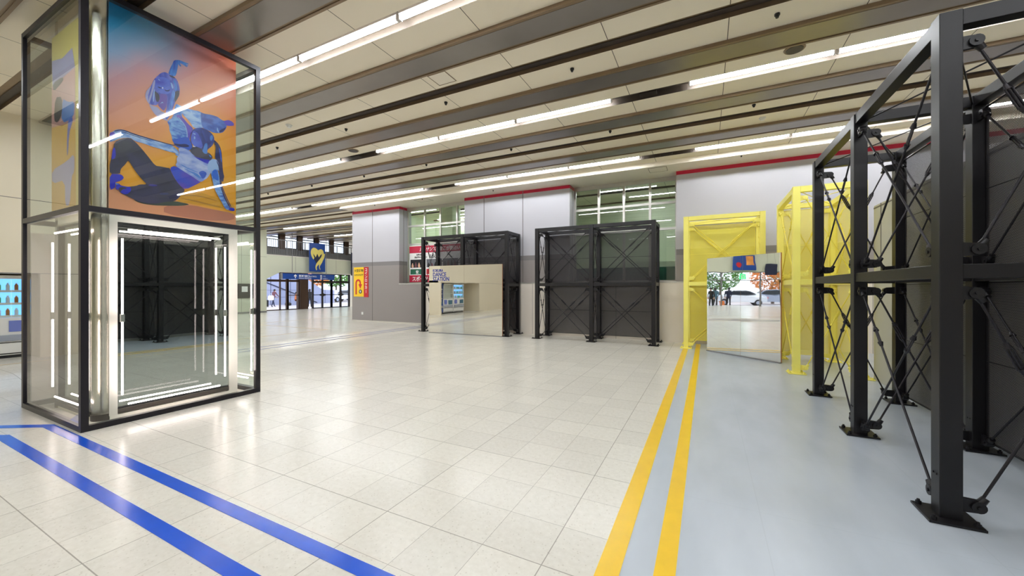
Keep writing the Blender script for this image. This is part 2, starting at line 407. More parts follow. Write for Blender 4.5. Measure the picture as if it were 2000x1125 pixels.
# back wall: pillars and window bays
def wall_box(mb, x0, x1, y0, y1, zbands):
    for z0, z1, mi in zbands: mb.box((x0, y0, z0), (x1, y1, z1), mi)
UP = [(2.58, 4.64, 0), (4.64, 4.76, 4), (2.42, 2.58, 2), (1.68, 2.42, 1)]
mb = MB()
for x0, x1 in ((-13.48, -10.85), (-7.77, -3.83), (-0.75, X1)): wall_box(mb, x0, x1, YB, 12.3, UP)
mb.box((-13.48, YB, 0), (-9.5, 12.3, 1.68), 1); mb.box((-9.5, YB, 0), (X1, 12.3, 1.68), 3)
for x in (-12.3, -6.95, -5.45): mb.box((x - .012, YB - .004, 0.1 if x < -9 else 1.68), (x + .012, YB, 4.76), 5)     # panel joints
for x in (-8.1, -5.1, -2.4, 1.2, 3.4): mb.box((x - .004, YB - .002, 0.0), (x + .004, YB, 1.66), 5)
for x, y in ((-10.85, 11.85), (-3.83, 11.85)): mb.box((x, y - .01, 1.68), (x + .004, y + .01, 4.76), 5)
mb.box((-10.86, YB - .012, 1.655), (6.5, YB + .02, 1.69), 6)
struct('wall_back', mb, ['wall_lilac', 'wall_grey', 'wall_band', 'wall_beige', 'red', 'joint', 'alu'])
mb = MB(); mb.box((-13.48, YB - .02, .1), (-9.2, YB + .01, .165)); struct('baseboard_back', mb, 'base')
# window bay ceilings / head
def window_bay(name, x0, x1, mull, trans, sill):
    w = bpy.data.objects.new(name, None); COL.objects.link(w); w['kind'] = 'structure'; w.location = ((x0 + x1) / 2, 12.1, 1.7)
    mb = MB(); yy = 12.06
    for x in mull: mb.box((x - .035, yy, 1.69), (x + .035, yy + .07, 4.74))
    for z in trans: mb.box((x0, yy + .005, z - .035), (x1, yy + .065, z + .035))
    mb.box((x0, yy - .01, 4.62), (x1, yy + .08, 4.74)); mb.box((x0, yy, 1.67), (x1, yy + .08, 1.74))
    for x in (x0 + .03, x1 - .03): mb.box((x - .03, yy, 1.69), (x + .03, yy + .07, 4.74))
    local(w, mb.build('window_frame', 'alu', w))
    mb = MB(); mb.box((x0, yy + .03, 1.72), (x1, yy + .036, 4.68)); local(w, mb.build('pane', 'glass_win', w))
    mb = MB(); mb.box((x0, YB, 1.66), (x1, yy, 1.70)); local(w, mb.build('window_sill', 'alu', w))
    return w
window_bay('window_1', -10.85, -7.77, (-9.97, -9.2, -8.42), (4.0, 3.26), 1.7)
window_bay('window_2', -3.83, -0.75, (-3.03, -2.26, -1.5), (4.0, 3.24), 1.7)
# rooms behind the glass
for i, (xa, xb) in enumerate(((-12.2, -6.6), (-5.2, 0.6))):
    mb = MB(); mb.box((xa, 15.6, .8), (xb, 15.7, 5.0), 0); mb.box((xa - .1, 12.3, .8), (xa, 15.7, 5.0), 0); mb.box((xb, 12.3, .8), (xb + .1, 15.7, 5.0), 0)
    mb.box((xa, 12.3, .8), (xb, 15.7, .9), 0); mb.box((xa, 12.3, 4.95), (xb, 15.7, 5.05), 0)
    if i == 0: mb.box((-9.9, 13.0, .9), (-9.3, 13.6, 4.95), 0)
    struct('wall_inner' + ('' if i == 0 else '_office'), mb, 'room_green')
mb = MB(); mb.box((-4.7, 12.45, 1.2), (-0.4, 12.5, 2.15)); tag(mb.build('low_screen', 'green_board'), 'dark green screen standing behind the lower panes of the wide window', 'screen')
mb = MB(); mb.box((-2.6, 12.6, 1.2), (-0.6, 12.64, 2.32)); tag(mb.build('pinboard', 'room_green'), 'pale board standing behind the dark green screen in the wide window', 'board')

# left pillar return and the hall beyond it
mb = MB(); wall_box(mb, -13.48, -13.3, 12.3, 24, [(0, 1.68, 1)] + UP[:3] + [(1.68, 2.42, 1)]); struct('wall_side', mb, ['wall_lilac', 'wall_grey', 'wall_band', 'wall_beige', 'red'])
mb = MB(); mb.box((X0, 20.6, 0), (-13.4, 20.8, 5)); struct('wall_far_side', mb, 'wall_cream')
# right wall, near wall
mb = MB(); mb.box((X1, -9, 0), (X1 + .2, 12.3, 5)); struct('wall_right', mb, 'wall_beige')
mb = MB(); mb.box((X0, -9.2, 0), (X1, -9, 5)); struct('wall_near', mb, 'wall_cream')
# vending wall on the left with its alcove, x = -11.9
mb = MB(); XV = -11.9
mb.box((XV - .15, -9, 1.79), (XV, 4.6, ZC), 0); mb.box((XV - .15, -9, .08), (XV, .5, 1.79), 0); mb.box((XV - .15, 4.5, .08), (XV, 4.6, 1.79), 0)
mb.box((-24.3, 4.6, 0.08), (-22.4, 4.75, .09), 0)
mb.box((-13.6, .35, .08), (-13.5, 4.6, 1.95), 0); mb.box((-13.6, .35, 1.79), (XV - .15, 4.6, 1.9), 0)
mb.box((-13.6, .35, .08), (XV - .15, .5, 1.9), 0); mb.box((-13.6, 4.5, .08), (XV - .15, 4.6, 4.85), 0)
mb.box((XV, -9, 3.24), (XV + .003, 4.6, 3.25), 1)
mb.box((XV, -9, 1.79), (XV + .004, 4.6, 1.80), 1)
struct('wall_left', mb, ['wall_cream', 'joint'])
# far left wall x = -22.6 with the two openings (door recess beyond y 13.45, entrance y 0.4..8.2)
XF = -22.6; mb = MB()
mb.box((XF - .2, 8.2, 0.1), (XF, 13.45, ZC), 0); mb.box((XF - .2, -9, .1), (XF, .4, ZC), 0)
mb.box((XF - .2, .4, 2.75), (XF, 8.2, ZC), 0)
mb.prism([(13.45, 2.05), (14.25, 2.46), (20.6, 2.5), (20.6, 3.44), (13.45, 3.44)], 0, XF - .2, XF, 0)
mb.box((XF - .22, 13.45, 3.42), (XF + .02, 20.6, 3.47), 2)
for y in (8.9, 10.5, 12.1, 15.2, 16.6, 18.1): mb.box((XF, y - .006, .12 if y < 13 else 2.52), (XF + .003, y + .006, 4.8 if y < 13 else 3.42), 1)
mb.box((XF, 8.2, 1.4), (XF + .003, 13.45, 1.41), 1); mb.box((XF, 8.2, 3.3), (XF + .003, 13.45, 3.31), 1)
struct('wall_far_left', mb, ['fascia', 'joint', 'white_board'])
mb = MB(); mb.box((XF - .01, 8.2, .11), (XF + .015, 13.45, .2)); struct('baseboard_far', mb, 'grey')
# mezzanine walkway: parapet wall, windows and railing
XM = -23.25; mb = MB()
mb.box((XM - .15, 13.3, 3.3), (XM, 20.6, 3.96), 1); mb.box((XM - .15, 13.3, 4.92), (XM, 20.6, 5.3), 0); mb.box((-23.4, 13.3, 3.2), (XF - .21, 20.6, 3.3), 1)
wy = [(13.6, 14.6), (14.95, 15.79), (16.11, 16.98), (17.28, 18.15), (18.44, 19.34), (19.69, 20.5)]
pr = 13.3
for a, b in wy: mb.box((XM - .15, pr, 3.9), (XM + .03, a, 4.95), 0); pr = b
mb.box((XM - .15, pr, 3.9), (XM, 20.6, 4.95), 0)
struct('wall_mezzanine', mb, ['bronze', 'grey'])
for i, (a, b) in enumerate(wy):
    w = bpy.data.objects.new('window_%d' % (i + 3), None); COL.objects.link(w); w['kind'] = 'structure'; w.location = (XM, (a + b) / 2, 4)
    mb = MB()
    for z in (3.98, 4.62, 4.9): mb.box((XM - .1, a, z - .03), (XM - .04, b, z + .03))
    for y in (a + .02, b - .02): mb.box((XM - .1, y - .02, 3.96), (XM - .04, y + .02, 4.92))
    local(w, mb.build('window_frame', 'door_black', w))
    mb = MB(); mb.box((XM - .08, a, 3.97), (XM - .075, b, 4.92)); local(w, mb.build('pane', 'glass_door', w))
rl = thing('railing', 'grey metal railing with thin balusters on the mezzanine above the glass doors', 'railing', (XF - .05, 17, 3.47))
mb = MB(); mb.box((XF - .08, 13.45, 4.36), (XF - .03, 20.6, 4.41)); local(rl, mb.build('top_rail', 'grey', rl))
mb = MB(); mb.box((XF - .07, 13.45, 3.52), (XF - .04, 20.6, 3.55)); local(rl, mb.build('bottom_rail', 'grey', rl))
y = 13.5; k = 0
while y < 20.5:
    mb = MB(); big = k % 10 == 0; r = .022 if big else .009
    mb.box((XF - .055 - r, y - r, 3.46), (XF - .055 + r, y + r, 4.38)); local(rl, mb.build('railing_post' if big else 'baluster', 'grey', rl)); y += .118; k += 1

# glass doors at x = -24 under the mezzanine
XD = -24.0
def door_set(name, label_y, frame_m, jambs, z_top, mids, panes, tz=None):
    w = bpy.data.objects.new(name, None); COL.objects.link(w); w['kind'] = 'structure'; w.location = (XD, label_y, .115)
    mb = MB()
    for y, hw in jambs: mb.box((XD - .05, y - hw, .1), (XD + .05, y + hw, tz or z_top))
    a, b = jambs[0][0], jambs[-1][0]
    mb.box((XD - .06, a, z_top - .09), (XD + .06, b, z_top + .05))
    if tz: mb.box((XD - .04, a, tz - .05), (XD + .04, b, tz))
    for y0, y1 in mids: mb.box((XD - .02, y0, 1.02), (XD + .03, y1, 1.07))
    mb.box((XD - .05, a, .1), (XD + .05, b, .17))
    local(w, mb.build('door_frame', frame_m, w))
    for y0, y1 in panes:
        mb = MB(); mb.box((XD - .004, y0, .15), (XD + .004, y1, z_top - .05)); local(w, mb.build('pane', 'glass_door', w))
    return w
d1 = door_set('door_1', 14.9, 'bronze', [(14.1, .04), (15.1, .03), (15.56, .07)], 2.0, [], [(15.1, 15.56)], 2.5)
d2 = door_set('door_2', 16.0, 'bronze', [(15.6, .05), (16.36, .05)], 2.0, [(15.6, 16.36)], [(15.6, 16.36)], 2.5)
d3 = door_set('door_3', 18.1, 'door_black', [(17.36, .05), (18.1, .05), (18.84, .06)], 1.97, [(17.36, 18.8)], [(17.4, 18.05), (18.15, 18.8)], 2.5)
d4 = door_set('door_4', 19.6, 'door_black', [(18.84, .06), (19.6, .06), (20.35, .06)], 1.97, [(18.84, 20.35)], [(18.9, 19.55), (19.65, 20.3)], 2.5)
for d, yy in ((d3, 18.1), (d4, 19.6)):
    mb = MB(); mb.box((XD + .03, yy - .22, .98), (XD + .07, yy + .22, 1.1)); mb.box((XD + .03, yy - .1, .94), (XD + .075, yy + .1, 1.14)); local(d, mb.build('door_lock', 'dark', d))
mb = MB(); mb.box((XD - .25, 16.36, .1), (XD + .15, 16.9, 2.55)); mb.box((XD - .1, 16.9, .1), (XD + .05, 17.0, 2.5)); struct('wall_door_pier', mb, 'bronze')
mb = MB(); mb.box((XD - .03, 13.45, 2.5), (XF - .2, 20.6, 2.54)); struct('ceiling.002', mb, 'soffit')
mb = MB(); mb.box((XD - .2, 13.3, .1), (XF - .2, 13.45, 3.2)); struct('wall_recess', mb, 'fascia')

# entrance on the left seen in the mirror: x = -22.6, y 0.4..8.2
for i, (a, b) in enumerate(((.4, 3.0), (3.0, 5.6), (5.6, 8.2))):
    w = bpy.data.objects.new('door_%d' % (5 + i), None); COL.objects.link(w); w['kind'] = 'structure'; w.location = (XF - .1, (a + b) / 2, .115)
    mb = MB()
    for y in (a + .03, b - .03): mb.box((XF - .14, y - .03, .1), (XF - .06, y + .03, 2.75))
    mb.box((XF - .14, a, 2.1), (XF - .06, b, 2.16)); mb.box((XF - .14, a, 2.7), (XF - .06, b, 2.76))
    local(w, mb.build('door_frame', 'grey', w))
    if i != 1:
        mb = MB(); mb.box((XF - .105, a + .05, .12), (XF - .097, b - .05, 2.7)); local(w, mb.build('pane', 'glass_door', w))
mb = MB(); mb.box((-70, -40, -.2), (X0 + .02, 60, -.15), 0); mb.box((X0, -9, -.15), (XF - .15, .4, .1), 0)
struct('pavement', mb, 'pave')

# ---------------------------------------------------------------- ceiling lights: rows of tube battens in the light slots
def make_light():
    t = thing('ceiling_light', '', 'light', (0, 0, 0), 0, 'fluorescent battens in the ceiling slots')
    mb = MB(); mb.box((-.955, -.035, .035), (.955, .035, .075)); mb.build('housing', 'housing', t)
    mb = MB(); mb.tube((-.93, 0, 0), (.93, 0, 0), .028, n=14); mb.build('tube', 'tube', t)
    for s in (-1, 1):
        mb = MB(); mb.box((s * .945 - .012, -.028, -.03), (s * .945 + .012, .028, .036)); mb.build('lamp_holder', 'housing', t)
    return t
proto = make_light(); first = True
rows = [P0 + 3.332 * k for k in range(-3, 5)]
names = ['far behind the camera', 'behind the camera', 'just behind the camera', 'above the camera', 'nearest visible', 'second visible', 'third visible', 'farthest']
ordn = ['first', 'second', 'third']
for ri, y in enumerate(rows):
    for gi, gx in enumerate((-21.4, -14.35, -7.3, -.27)):
        for k in range(3):
            x = gx + 0.96 + 1.93 * k
            if y > 11 and x > -14: continue
            if x < XF + .5 or x > X1 - .9: continue
            if y < 4 and y > -9 and x < XV - .5 and y < 4.4 and x > XV - 2.0: continue
            if abs(x - XV) < 1.0 and y < 4.7: continue
            if y < -6: continue
            o = proto if first else dup(proto)
            first = False; o.location = (x, y, ZC + .032)
            rn = {-2: 'third ceiling row behind the camera', -1: 'second ceiling row behind the camera', 0: 'row passing over the glass display case', 1: 'row over the middle of the hall', 2: 'row running beside the back wall', 3: 'last row before the mezzanine'}
            kk = round((y - P0) / 3.332)
            gn = ['far left', 'left', 'centre', 'right'][gi]
            rn = {-2: 'second row behind the camera', -1: 'row just behind the camera', 0: 'row over the display case', 1: 'middle row of the hall', 2: 'row beside the back wall', 3: 'last row before the mezzanine'}
            o['label'] = 'glowing tube light, %s of the %s three, %s' % (ordn[k], gn, rn.get(kk, 'row far behind the camera'))
for x, y, w in ((-1.6, 14.6, 'room behind the wide window, farther'), (-9.6, 14.6, 'right part of the room behind the poster window'), (-11.2, 13.2, 'left part of the room behind the poster window'), (-2.4, 13.4, 'room behind the wide window, nearer'), (-9.4, 13.9, 'room behind the poster window, nearest the pier'), (-10.8, 15.2, 'room behind the poster window, by its rear wall')):  # extra battens added to brighten the dark rooms behind the glass
    o = dup(proto); o.location = (x, y, 4.87); o['label'] = 'added glowing tube light, ' + w; o['group'] = 'tube lights added to brighten the rooms behind the windows'
# small ceiling fittings
def fitting(name, label, cat, x, y, z, r, h, m1, group=None, m2=None):
    t = thing(name, label, cat, (x, y, z), 0, group)
    mb = MB(); mb.tube((0, 0, 0), (0, 0, -h * .4), r, r, 20); mb.build('rim', m2 or 'housing', t)
    mb = MB(); mb.tube((0, 0, -h * .4), (0, 0, -h), r * .78, r * .55, 18); mb.build('face', m1, t)
    return t
cols = [(-13.8, 'far left'), (-11.46, 'sixth from the right'), (-9.1, 'fifth from the right'), (-6.76, 'fourth from the right'), (-4.19, 'third from the right'), (-1.83, 'second from the right'), (0.77, 'rightmost')]
for yy, rn in ((5.66, 'nearer row'), (8.26, 'farther row')):
    for x, nm in cols:
        if yy < 6 and x < -10: continue
        fitting('ceiling_sensor', 'small black ceiling sensor, %s of the %s' % (nm, rn), 'sensor', x, yy, ZC, .03, .05, 'dark', 'black dot sensors in the ceiling panels', 'dark')
for x, y, w in ((-7.65, 5.0, 'left of the hatch'), (.98, 8.98, 'right above the dark frames')):
    fitting('smoke_detector', 'round white smoke detector on the ceiling %s' % w, 'detector', x, y, ZC, .06, .05, 'white')
for x, y, w in ((-7.67, 6.63, 'near the left light row'), (1.1, 6.6, 'beside the right light row')):
    t = thing('ceiling_speaker', 'round dark ceiling speaker grille %s' % w, 'speaker', (x, y, ZC))
    mb = MB(); mb.tube((0, 0, 0), (0, 0, -.012), .13, .12, 28); mb.build('rim', 'trim_brown', t)
    mb = MB(); mb.tube((0, 0, -.012), (0, 0, -.018), .105, .1, 28); mb.build('grille', 'trim_dark', t)
for x, y, w in ((.76, 10.93, 'on the soffit over the yellow frame'), (-6.3, 11.1, 'on the soffit over the middle pillar'), (-9.19, 11.0, 'on the soffit over the poster window'), (-11.52, 10.98, 'on the soffit over the left pillar')):
    fitting('ceiling_sensor', 'tiny dark sensor %s' % w, 'sensor', x, y, 4.74, .02, .035, 'dark', None, 'dark')
def hatch(x0, x1, y0, y1, z, label):
    t = thing('access_hatch', label, 'hatch', ((x0 + x1) / 2, (y0 + y1) / 2, z)); w, d = (x1 - x0) / 2, (y1 - y0) / 2
    mb = MB()
    for a, b in (((-w, -d), (w, -d + .012)), ((-w, d - .012), (w, d)), ((-w, -d), (-w + .012, d)), ((w - .012, -d), (w, d))): mb.box((a[0], a[1], -.006), (b[0], b[1], 0))
    mb.build('rim', 'trim_brown', t); mb = MB(); mb.box((-w + .012, -d + .012, -.004), (w - .012, d - .012, 0)); mb.build('door', 'soffit', t)
hatch(-3.94, -3.6, 4.83, 5.15, ZC, 'square access hatch in the ceiling panel before the middle light row')
hatch(-1.42, -.95, 10.98, 11.4, 4.74, 'rectangular access hatch in the soffit left of the red band')
hatch(-9.6, -9.0, 11.0, 11.4, 4.74, 'access hatch in the soffit above the poster window')
for x, yy in ((-.9, 7.0), (-8.0, 7.0), (-.9, 10.35)):
    mb = MB(); mb.box((x - .14, yy - .06, ZC + .0), (x + .14, yy + .06, ZC + .03))
    for k in range(6): mb.box((x - .13, yy - .05 + k * .018, ZC - .004), (x + .13, yy - .044 + k * .018, ZC + .001))
    tag(mb.build('ceiling_vent', 'trim_dark'), 'small dark slot vent %s' % {(-.9, 7.0): 'in the middle row, right', (-8.0, 7.0): 'in the middle row, left', (-.9, 10.35): 'in the row beside the back wall'}[(x, yy)], 'vent')

# ---------------------------------------------------------------- floor markings
def strip(name, pts, w, m, label, cat='floor tape', t=.0022, group=None):
    mb = MB(); n = len(pts); L = []; Rr = []
    for i in range(n):
        a = Vector(pts[max(0, i - 1)]); b = Vector(pts[min(n - 1, i + 1)]); p = Vector(pts[i])
        if 0 < i < n - 1:
            d1 = (p - a).normalized(); d2 = (b - p).normalized(); n1 = Vector((-d1.y, d1.x)); n2 = Vector((-d2.y, d2.x)); nn = (n1 + n2).normalized(); nn = nn / max(.4, nn.dot(n1))
        else: d = (b - a).normalized(); nn = Vector((-d.y, d.x))
        L.append(p + nn * w / 2); Rr.append(p - nn * w / 2)
    vs = []
    for i in range(n):
        z = fz(pts[i][0]); vs += [(L[i].x, L[i].y, z + .0002), (Rr[i].x, Rr[i].y, z + .0002), (L[i].x, L[i].y, z + t), (Rr[i].x, Rr[i].y, z + t)]
    fs = []
    for i in range(n - 1):
        o = i * 4; q = o + 4; fs += [(o + 2, o + 3, q + 3, q + 2), (o, q, q + 1, o + 1), (o, o + 2, q + 2, q), (o + 1, q + 1, q + 3, o + 3)]
    fs += [(0, 1, 3, 2), (4 * n - 4, 4 * n - 2, 4 * n - 1, 4 * n - 3)]
    mb.add(vs, fs); return tag(mb.build(name, m), label, cat, group)
strip('floor_tape', [(-.467, .8), (-.467, 10.44)], .118, 'tape_yellow', 'yellow floor tape along the edge of the white tiles, left of the pair')
strip('floor_tape', [(-.197, .8), (-.197, 11.5)], .104, 'tape_yellow', 'yellow floor tape running on the grey floor, right of the pair')
strip('floor_tape', [(-.9, 1.475), (-6.4, 1.475), (-7.1, 1.07), (-8.6, .2)], .09, 'tape_blue', 'glossy blue floor tape passing the foot of the display case')
strip('floor_tape', [(-.9, 1.16), (-6.35, 1.16), (-7.0, .78), (-8.2, .1)], .09, 'tape_blue', 'glossy blue floor tape nearest the camera, outer of the pair')
bx = [-9.55]
strip('floor_line', [(-9.50, 2.0), (-9.50, 11.55)], .045, 'tape_blue_pale', 'thin pale blue floor line, right one of two by the left pillar')
strip('floor_line', [(-9.68, 2.0), (-9.68, 11.55)], .045, 'tape_blue_pale', 'thin pale blue floor line, left one of two by the left pillar')
strip('floor_line', [(-11.35, .5), (-11.35, 8.75), (-15.8, 8.75), (-15.8, 18)], .05, 'tape_ochre', 'ochre floor line turning the corner before the glass doors')

# ---------------------------------------------------------------- scaffold frames
RZ, TZ, HW = 1.61, 3.245, .05
def make_frame(name, label, ox, oy, axis, nbay, depth, colour, panels_back=True, side_panel=False, bay=1.63, group=None, depth_dir=1):
    """posts on a grid; axis 'x' runs the bays along +X, 'y' along +Y; depth goes along the other axis"""
    t = thing(name, label, 'frame', (ox, oy, 0), 0, group)
    pm, rm, perf = (('black', 'rod', 'perf_black') if colour == 'black' else ('yellow', 'yellow_rod', 'perf_yellow'))
    def W(a, b, z): return (a, b * depth_dir, z) if axis == 'x' else (b * depth_dir, a, z)
    ca, cb = [i * bay for i in range(nbay + 1)], [0, depth]
    def wbox(mb, a0, b0, z0, a1, b1, z1): mb.box(W(a0, b0, z0), W(a1, b1, z1))
    for a in ca:
        for b in cb:
            mb = MB(); h = .055; wbox(mb, a - h, b - h, 0.014, a + h, b + h, TZ + .04)
            p = mb.build('post', pm, t, .004)
            mb = MB(); g = .13; wbox(mb, a - g, b - g, 0.002, a + g, b + g, .016)
            for sa in (-1, 1):
                for sb in (-1, 1):
                    q = W(a + sa * .1, b + sb * .1, 0); mb.tube((q[0], q[1], .016), (q[0], q[1], .036), .016, n=6); mb.tube((q[0], q[1], .036), (q[0], q[1], .048), .009, n=8)
            mb.build('base_plate', pm, p)
            # bolt heads low on the post
            for s in (-1, 1):
                mb = MB(); q0 = W(a + s * .02, b - .054, .28); q1 = W(a + s * .02, b - .06, .28); mb.tube(q0, q1, .007, n=6); mb.build('bolt', pm, p)
    for b in cb:                                  # long beams
        for i in range(nbay):
            for z0, z1 in ((RZ - .045, RZ + .045), (TZ - .06, TZ + .04)):
                mb = MB(); wbox(mb, ca[i] + .058, b - .045, z0, ca[i + 1] - .058, b + .045, z1); mb.build('beam', pm, t, .003)
    for a in ca:                                  # cross beams
        for z0, z1 in ((RZ - .045, RZ + .045), (TZ - .06, TZ + .04)):
            mb = MB(); wbox(mb, a - .045, .058, z0, a + .045, depth - .058, z1); mb.build('beam', pm, t, .003)
    br = {}
    def bracket(mb, c, d):                        # plate + round boss from the post corner towards the rod
        c = Vector(c); d = Vector(d).normalized(); h = Vector((d.x, d.y, 0)).normalized()
        side = h.cross(Vector((0, 0, 1))); a = c + h * .052
        e = c + h * .135; th = side * .012
        sg = 1 if d.z > 0 else -1
        pl = [a + Vector((0, 0, -.045 * 1)), a + Vector((0, 0, .045)), e + Vector((0, 0, .04)), e + Vector((0, 0, -.04))]
        mb.add([p + th for p in pl] + [p - th for p in pl], [(0, 1, 2, 3), (7, 6, 5, 4), (0, 4, 5, 1), (1, 5, 6, 2), (2, 6, 7, 3), (3, 7, 4, 0)])
        mb.tube(e - side * .026, e + side * .026, .036, n=14)
        mb.tube(e + h * .0, e + d * .07, .027, .02, 10)
        mb.tube(e - side * .034, e + side * .034, .012, n=6)
        return e
    def xbrace(p00, p01, p10, p11, off):
        """two crossing rods between four corner points (low a, low b, high a, high b)"""
        for k, (lo, hi) in enumerate(((p00, p11), (p01, p10))):
            lo = Vector(lo) + Vector(off) * (1 if k else -1); hi = Vector(hi) + Vector(off) * (1 if k else -1)
            d = (hi - lo).normalized()
            mb = MB(); e0 = bracket(mb, lo, d); mb.build('bracket', pm, t); mb = MB(); e1 = bracket(mb, hi, -d); mb.build('bracket', pm, t)
            mb = MB(); mb.tube(e0, e1, .0085, n=8); r = mb.build('brace_rod', rm, t)
            dd = (e1 - e0).normalized(); m_ = e0.lerp(e1, .70); u = dd.orthogonal().normalized(); u = Vector((0, 0, 1)).cross(dd).cross(dd).normalized()
            mb = MB()
            for s in (-1, 1): mb.tube(m_ - dd * .075 + u * s * .016, m_ + dd * .075 + u * s * .016, .006, n=6)
            for s in (-1, 1): mb.tube(m_ + dd * s * .068, m_ + dd * s * .105, .021 if s > 0 else .021, .013, 8)
            mb.build('turnbuckle', rm, r)
    zz = ((.11, RZ - .14), (RZ + .14, TZ - .16))
    ob = (0, .012, 0) if axis == 'x' else (.012, 0, 0); oa = (.012, 0, 0) if axis == 'x' else (0, .012, 0)
    for b in cb:
        for i in range(nbay):
            for z0, z1 in zz: xbrace(W(ca[i], b, z0), W(ca[i + 1], b, z0), W(ca[i], b, z1), W(ca[i + 1], b, z1), ob)
    for a in ca:
        for z0, z1 in zz: xbrace(W(a, 0, z0), W(a, depth, z0), W(a, 0, z1), W(a, depth, z1), oa)
    for i in range(nbay):                         # plan bracing under the top
        for p, q in (((ca[i] + .06, .06), (ca[i + 1] - .06, depth - .06)), ((ca[i + 1] - .06, .06), (ca[i] + .06, depth - .06))):
            mb = MB(); mb.tube(W(p[0], p[1], TZ - .03), W(q[0], q[1], TZ - .035), .007, n=8); mb.build('brace_rod', rm, t)
    def sheet(a0, b0, a1, b1, z0, z1):
        # local frame of the sheet: x along, z up, so the hole pattern follows it
        p0 = Vector(W(a0, b0, 0)); p1 = Vector(W(a1, b1, 0)); L = (p1 - p0).length; ang = math.atan2((p1 - p0).y, (p1 - p0).x)
        mb = MB(); mb.add([(0, 0, z0), (L, 0, z0), (L, 0, z1), (0, 0, z1)], [(0, 1, 2, 3)], 0)
        for u0, u1, w0, w1 in ((0, L, z0, z0 + .012), (0, L, z1 - .012, z1), (0, .012, z0, z1), (L - .012, L, z0, z1), (0, L, (z0 + z1) / 2 - .004, (z0 + z1) / 2 + .004)):
            mb.box((u0, -.006, w0), (u1, .006, w1), 1)
        o = mb.build('mesh_panel', [perf, pm], t); o.location = (p0.x, p0.y, 0); o.rotation_euler = (0, 0, ang)
    if panels_back:
        for i in range(nbay):
            for z0, z1 in ((.1, RZ - .05), (RZ + .05, TZ - .08)): sheet(ca[i] + .06, depth + .035, ca[i + 1] - .06, depth + .035, z0, z1)
    if side_panel:
        a = ca[0] if side_panel == 'first' else ca[-1]; s = -.035 if side_panel == 'first' else .035
        for z0, z1 in ((.1, RZ - .05), (RZ + .05, TZ - .08)): sheet(a + s, .06, a + s, depth - .06, z0, z1)
    return t
# two dark frames against the back wall
make_frame('scaffold_frame', 'black two-bay steel frame behind the mirror lettered DANCE STATION', -8.84, 10.64, 'x', 2, .81, 'black', bay=1.645)
make_frame('scaffold_frame', 'black two-bay steel frame under the wide window, left of the yellow frame', -4.53, 10.66, 'x', 2, .80, 'black', bay=1.65)
make_frame('scaffold_frame', 'yellow steel frame against the back wall behind the tilted mirror', -.46, 10.6, 'x', 1, .82, 'yellow', bay=1.62)
make_frame('scaffold_frame', 'yellow steel frame standing farther right beside the grey lane', 1.41, 8.33, 'y', 1, .90, 'yellow', side_panel='last', bay=1.65)
make_frame('scaffold_frame', 'tall black steel frame nearest the camera on the right', 1.405, 3.54, 'y', 2, .85, 'black', bay=1.63)

# pale partition behind the near frame
mb = MB(); mb.box((2.46, 1.5, 0.0), (2.52, 8.35, 2.85), 0); mb.box((2.455, 8.05, 1.65), (2.462, 8.07, 2.85), 1); mb.box((2.455, 1.5, 2.8), (2.462, 8.35, 2.82), 1); mb.box((2.455, 1.5, 1.64), (2.46, 8.35, 1.65), 1)
tag(mb.build('partition', ['partition', 'joint']), 'pale full-length partition standing behind the near black frame', 'partition')

# ---------------------------------------------------------------- free-standing mirrors
def mirror(name, label, a, b, ztop, parts=2):
    A = Vector((a[0], a[1], 0)); B = Vector((b[0], b[1], 0)); L = (B - A).length; ang = math.atan2((B - A).y, (B - A).x)
    t = thing(name, label, 'mirror', (A.x, A.y, 0), ang)
    mb = MB(); mb.box((0, .004, .02), (L, .034, ztop)); mb.build('backing_board', 'wood_edge', t)
    for k in range(parts):
        mb = MB(); mb.box((L * k / parts + .002, -.002, .022), (L * (k + 1) / parts - .002, .004, ztop - .002)); mb.build('mirror_film', 'mirror', t)
    mb = MB(); mb.box((0, -.03, 0), (L, .034, .02)); mb.build('foot_rail', 'grey', t)
    return t, L, ang
m1, L1, a1 = mirror('standing_mirror', 'wide mirror panel with blue DANCE STATION lettering in front of the left black frame', (-8.39, 10.40), (-5.62, 10.47), 2.25, 2)
bpy.context.view_layer.update()
def mtext(rows, m, par, o0, ang, name='lettering', depth=.002, bold=0.0):
    r = Vector((math.cos(ang), math.sin(ang), 0)); nrm = r.cross(Vector((0, 0, 1)))
    return text_part(name, rows, m, par, Vector(o0) + nrm * .004, r, depth, bold)
mtext([('KOKURA', .15, 2.05, .125, 'LEFT', .8), ('DANCE', .15, 1.895, .19, 'LEFT', .84), ('STATION', .15, 1.745, .19, 'LEFT', .84)], 'ink_blue', m1, (-8.39, 10.40, 0), a1, bold=.004)
m2, L2, a2 = mirror('standing_mirror', 'mirror panel turned towards the hall in front of the yellow frame', (0.01, 10.38), (1.32, 9.27), 2.215, 2)

# ---------------------------------------------------------------- column with the glass display case
SH = []
cb_ = (-7.40, -6.10, 1.75, 3.20)
t = thing('column', 'square hall column with polished round steel corners inside the glass case', 'column', (-6.75, 2.47, 0))
mb = MB(); mb.box((cb_[0], cb_[2] + .11, 0), (cb_[1], cb_[3] - .11, ZC)); mb.box((cb_[0] + .11, cb_[2], 0), (cb_[1] - .11, cb_[3], ZC)); local(t, mb.build('core', 'wall_cream', t))
for x, y in ((cb_[0] + .09, cb_[2] + .09), (cb_[1] - .09, cb_[2] + .09), (cb_[0] + .09, cb_[3] - .09), (cb_[1] - .09, cb_[3] - .09)):
    mb = MB(); mb.tube((x, y, .0), (x, y, ZC), .1, n=40); local(t, mb.build('steel_corner', 'chrome', t))
    mb = MB(); mb.tube((x, y, .0), (x, y, .07), .104, n=40); local(t, mb.build('corner_foot', 'trim_dark', t))
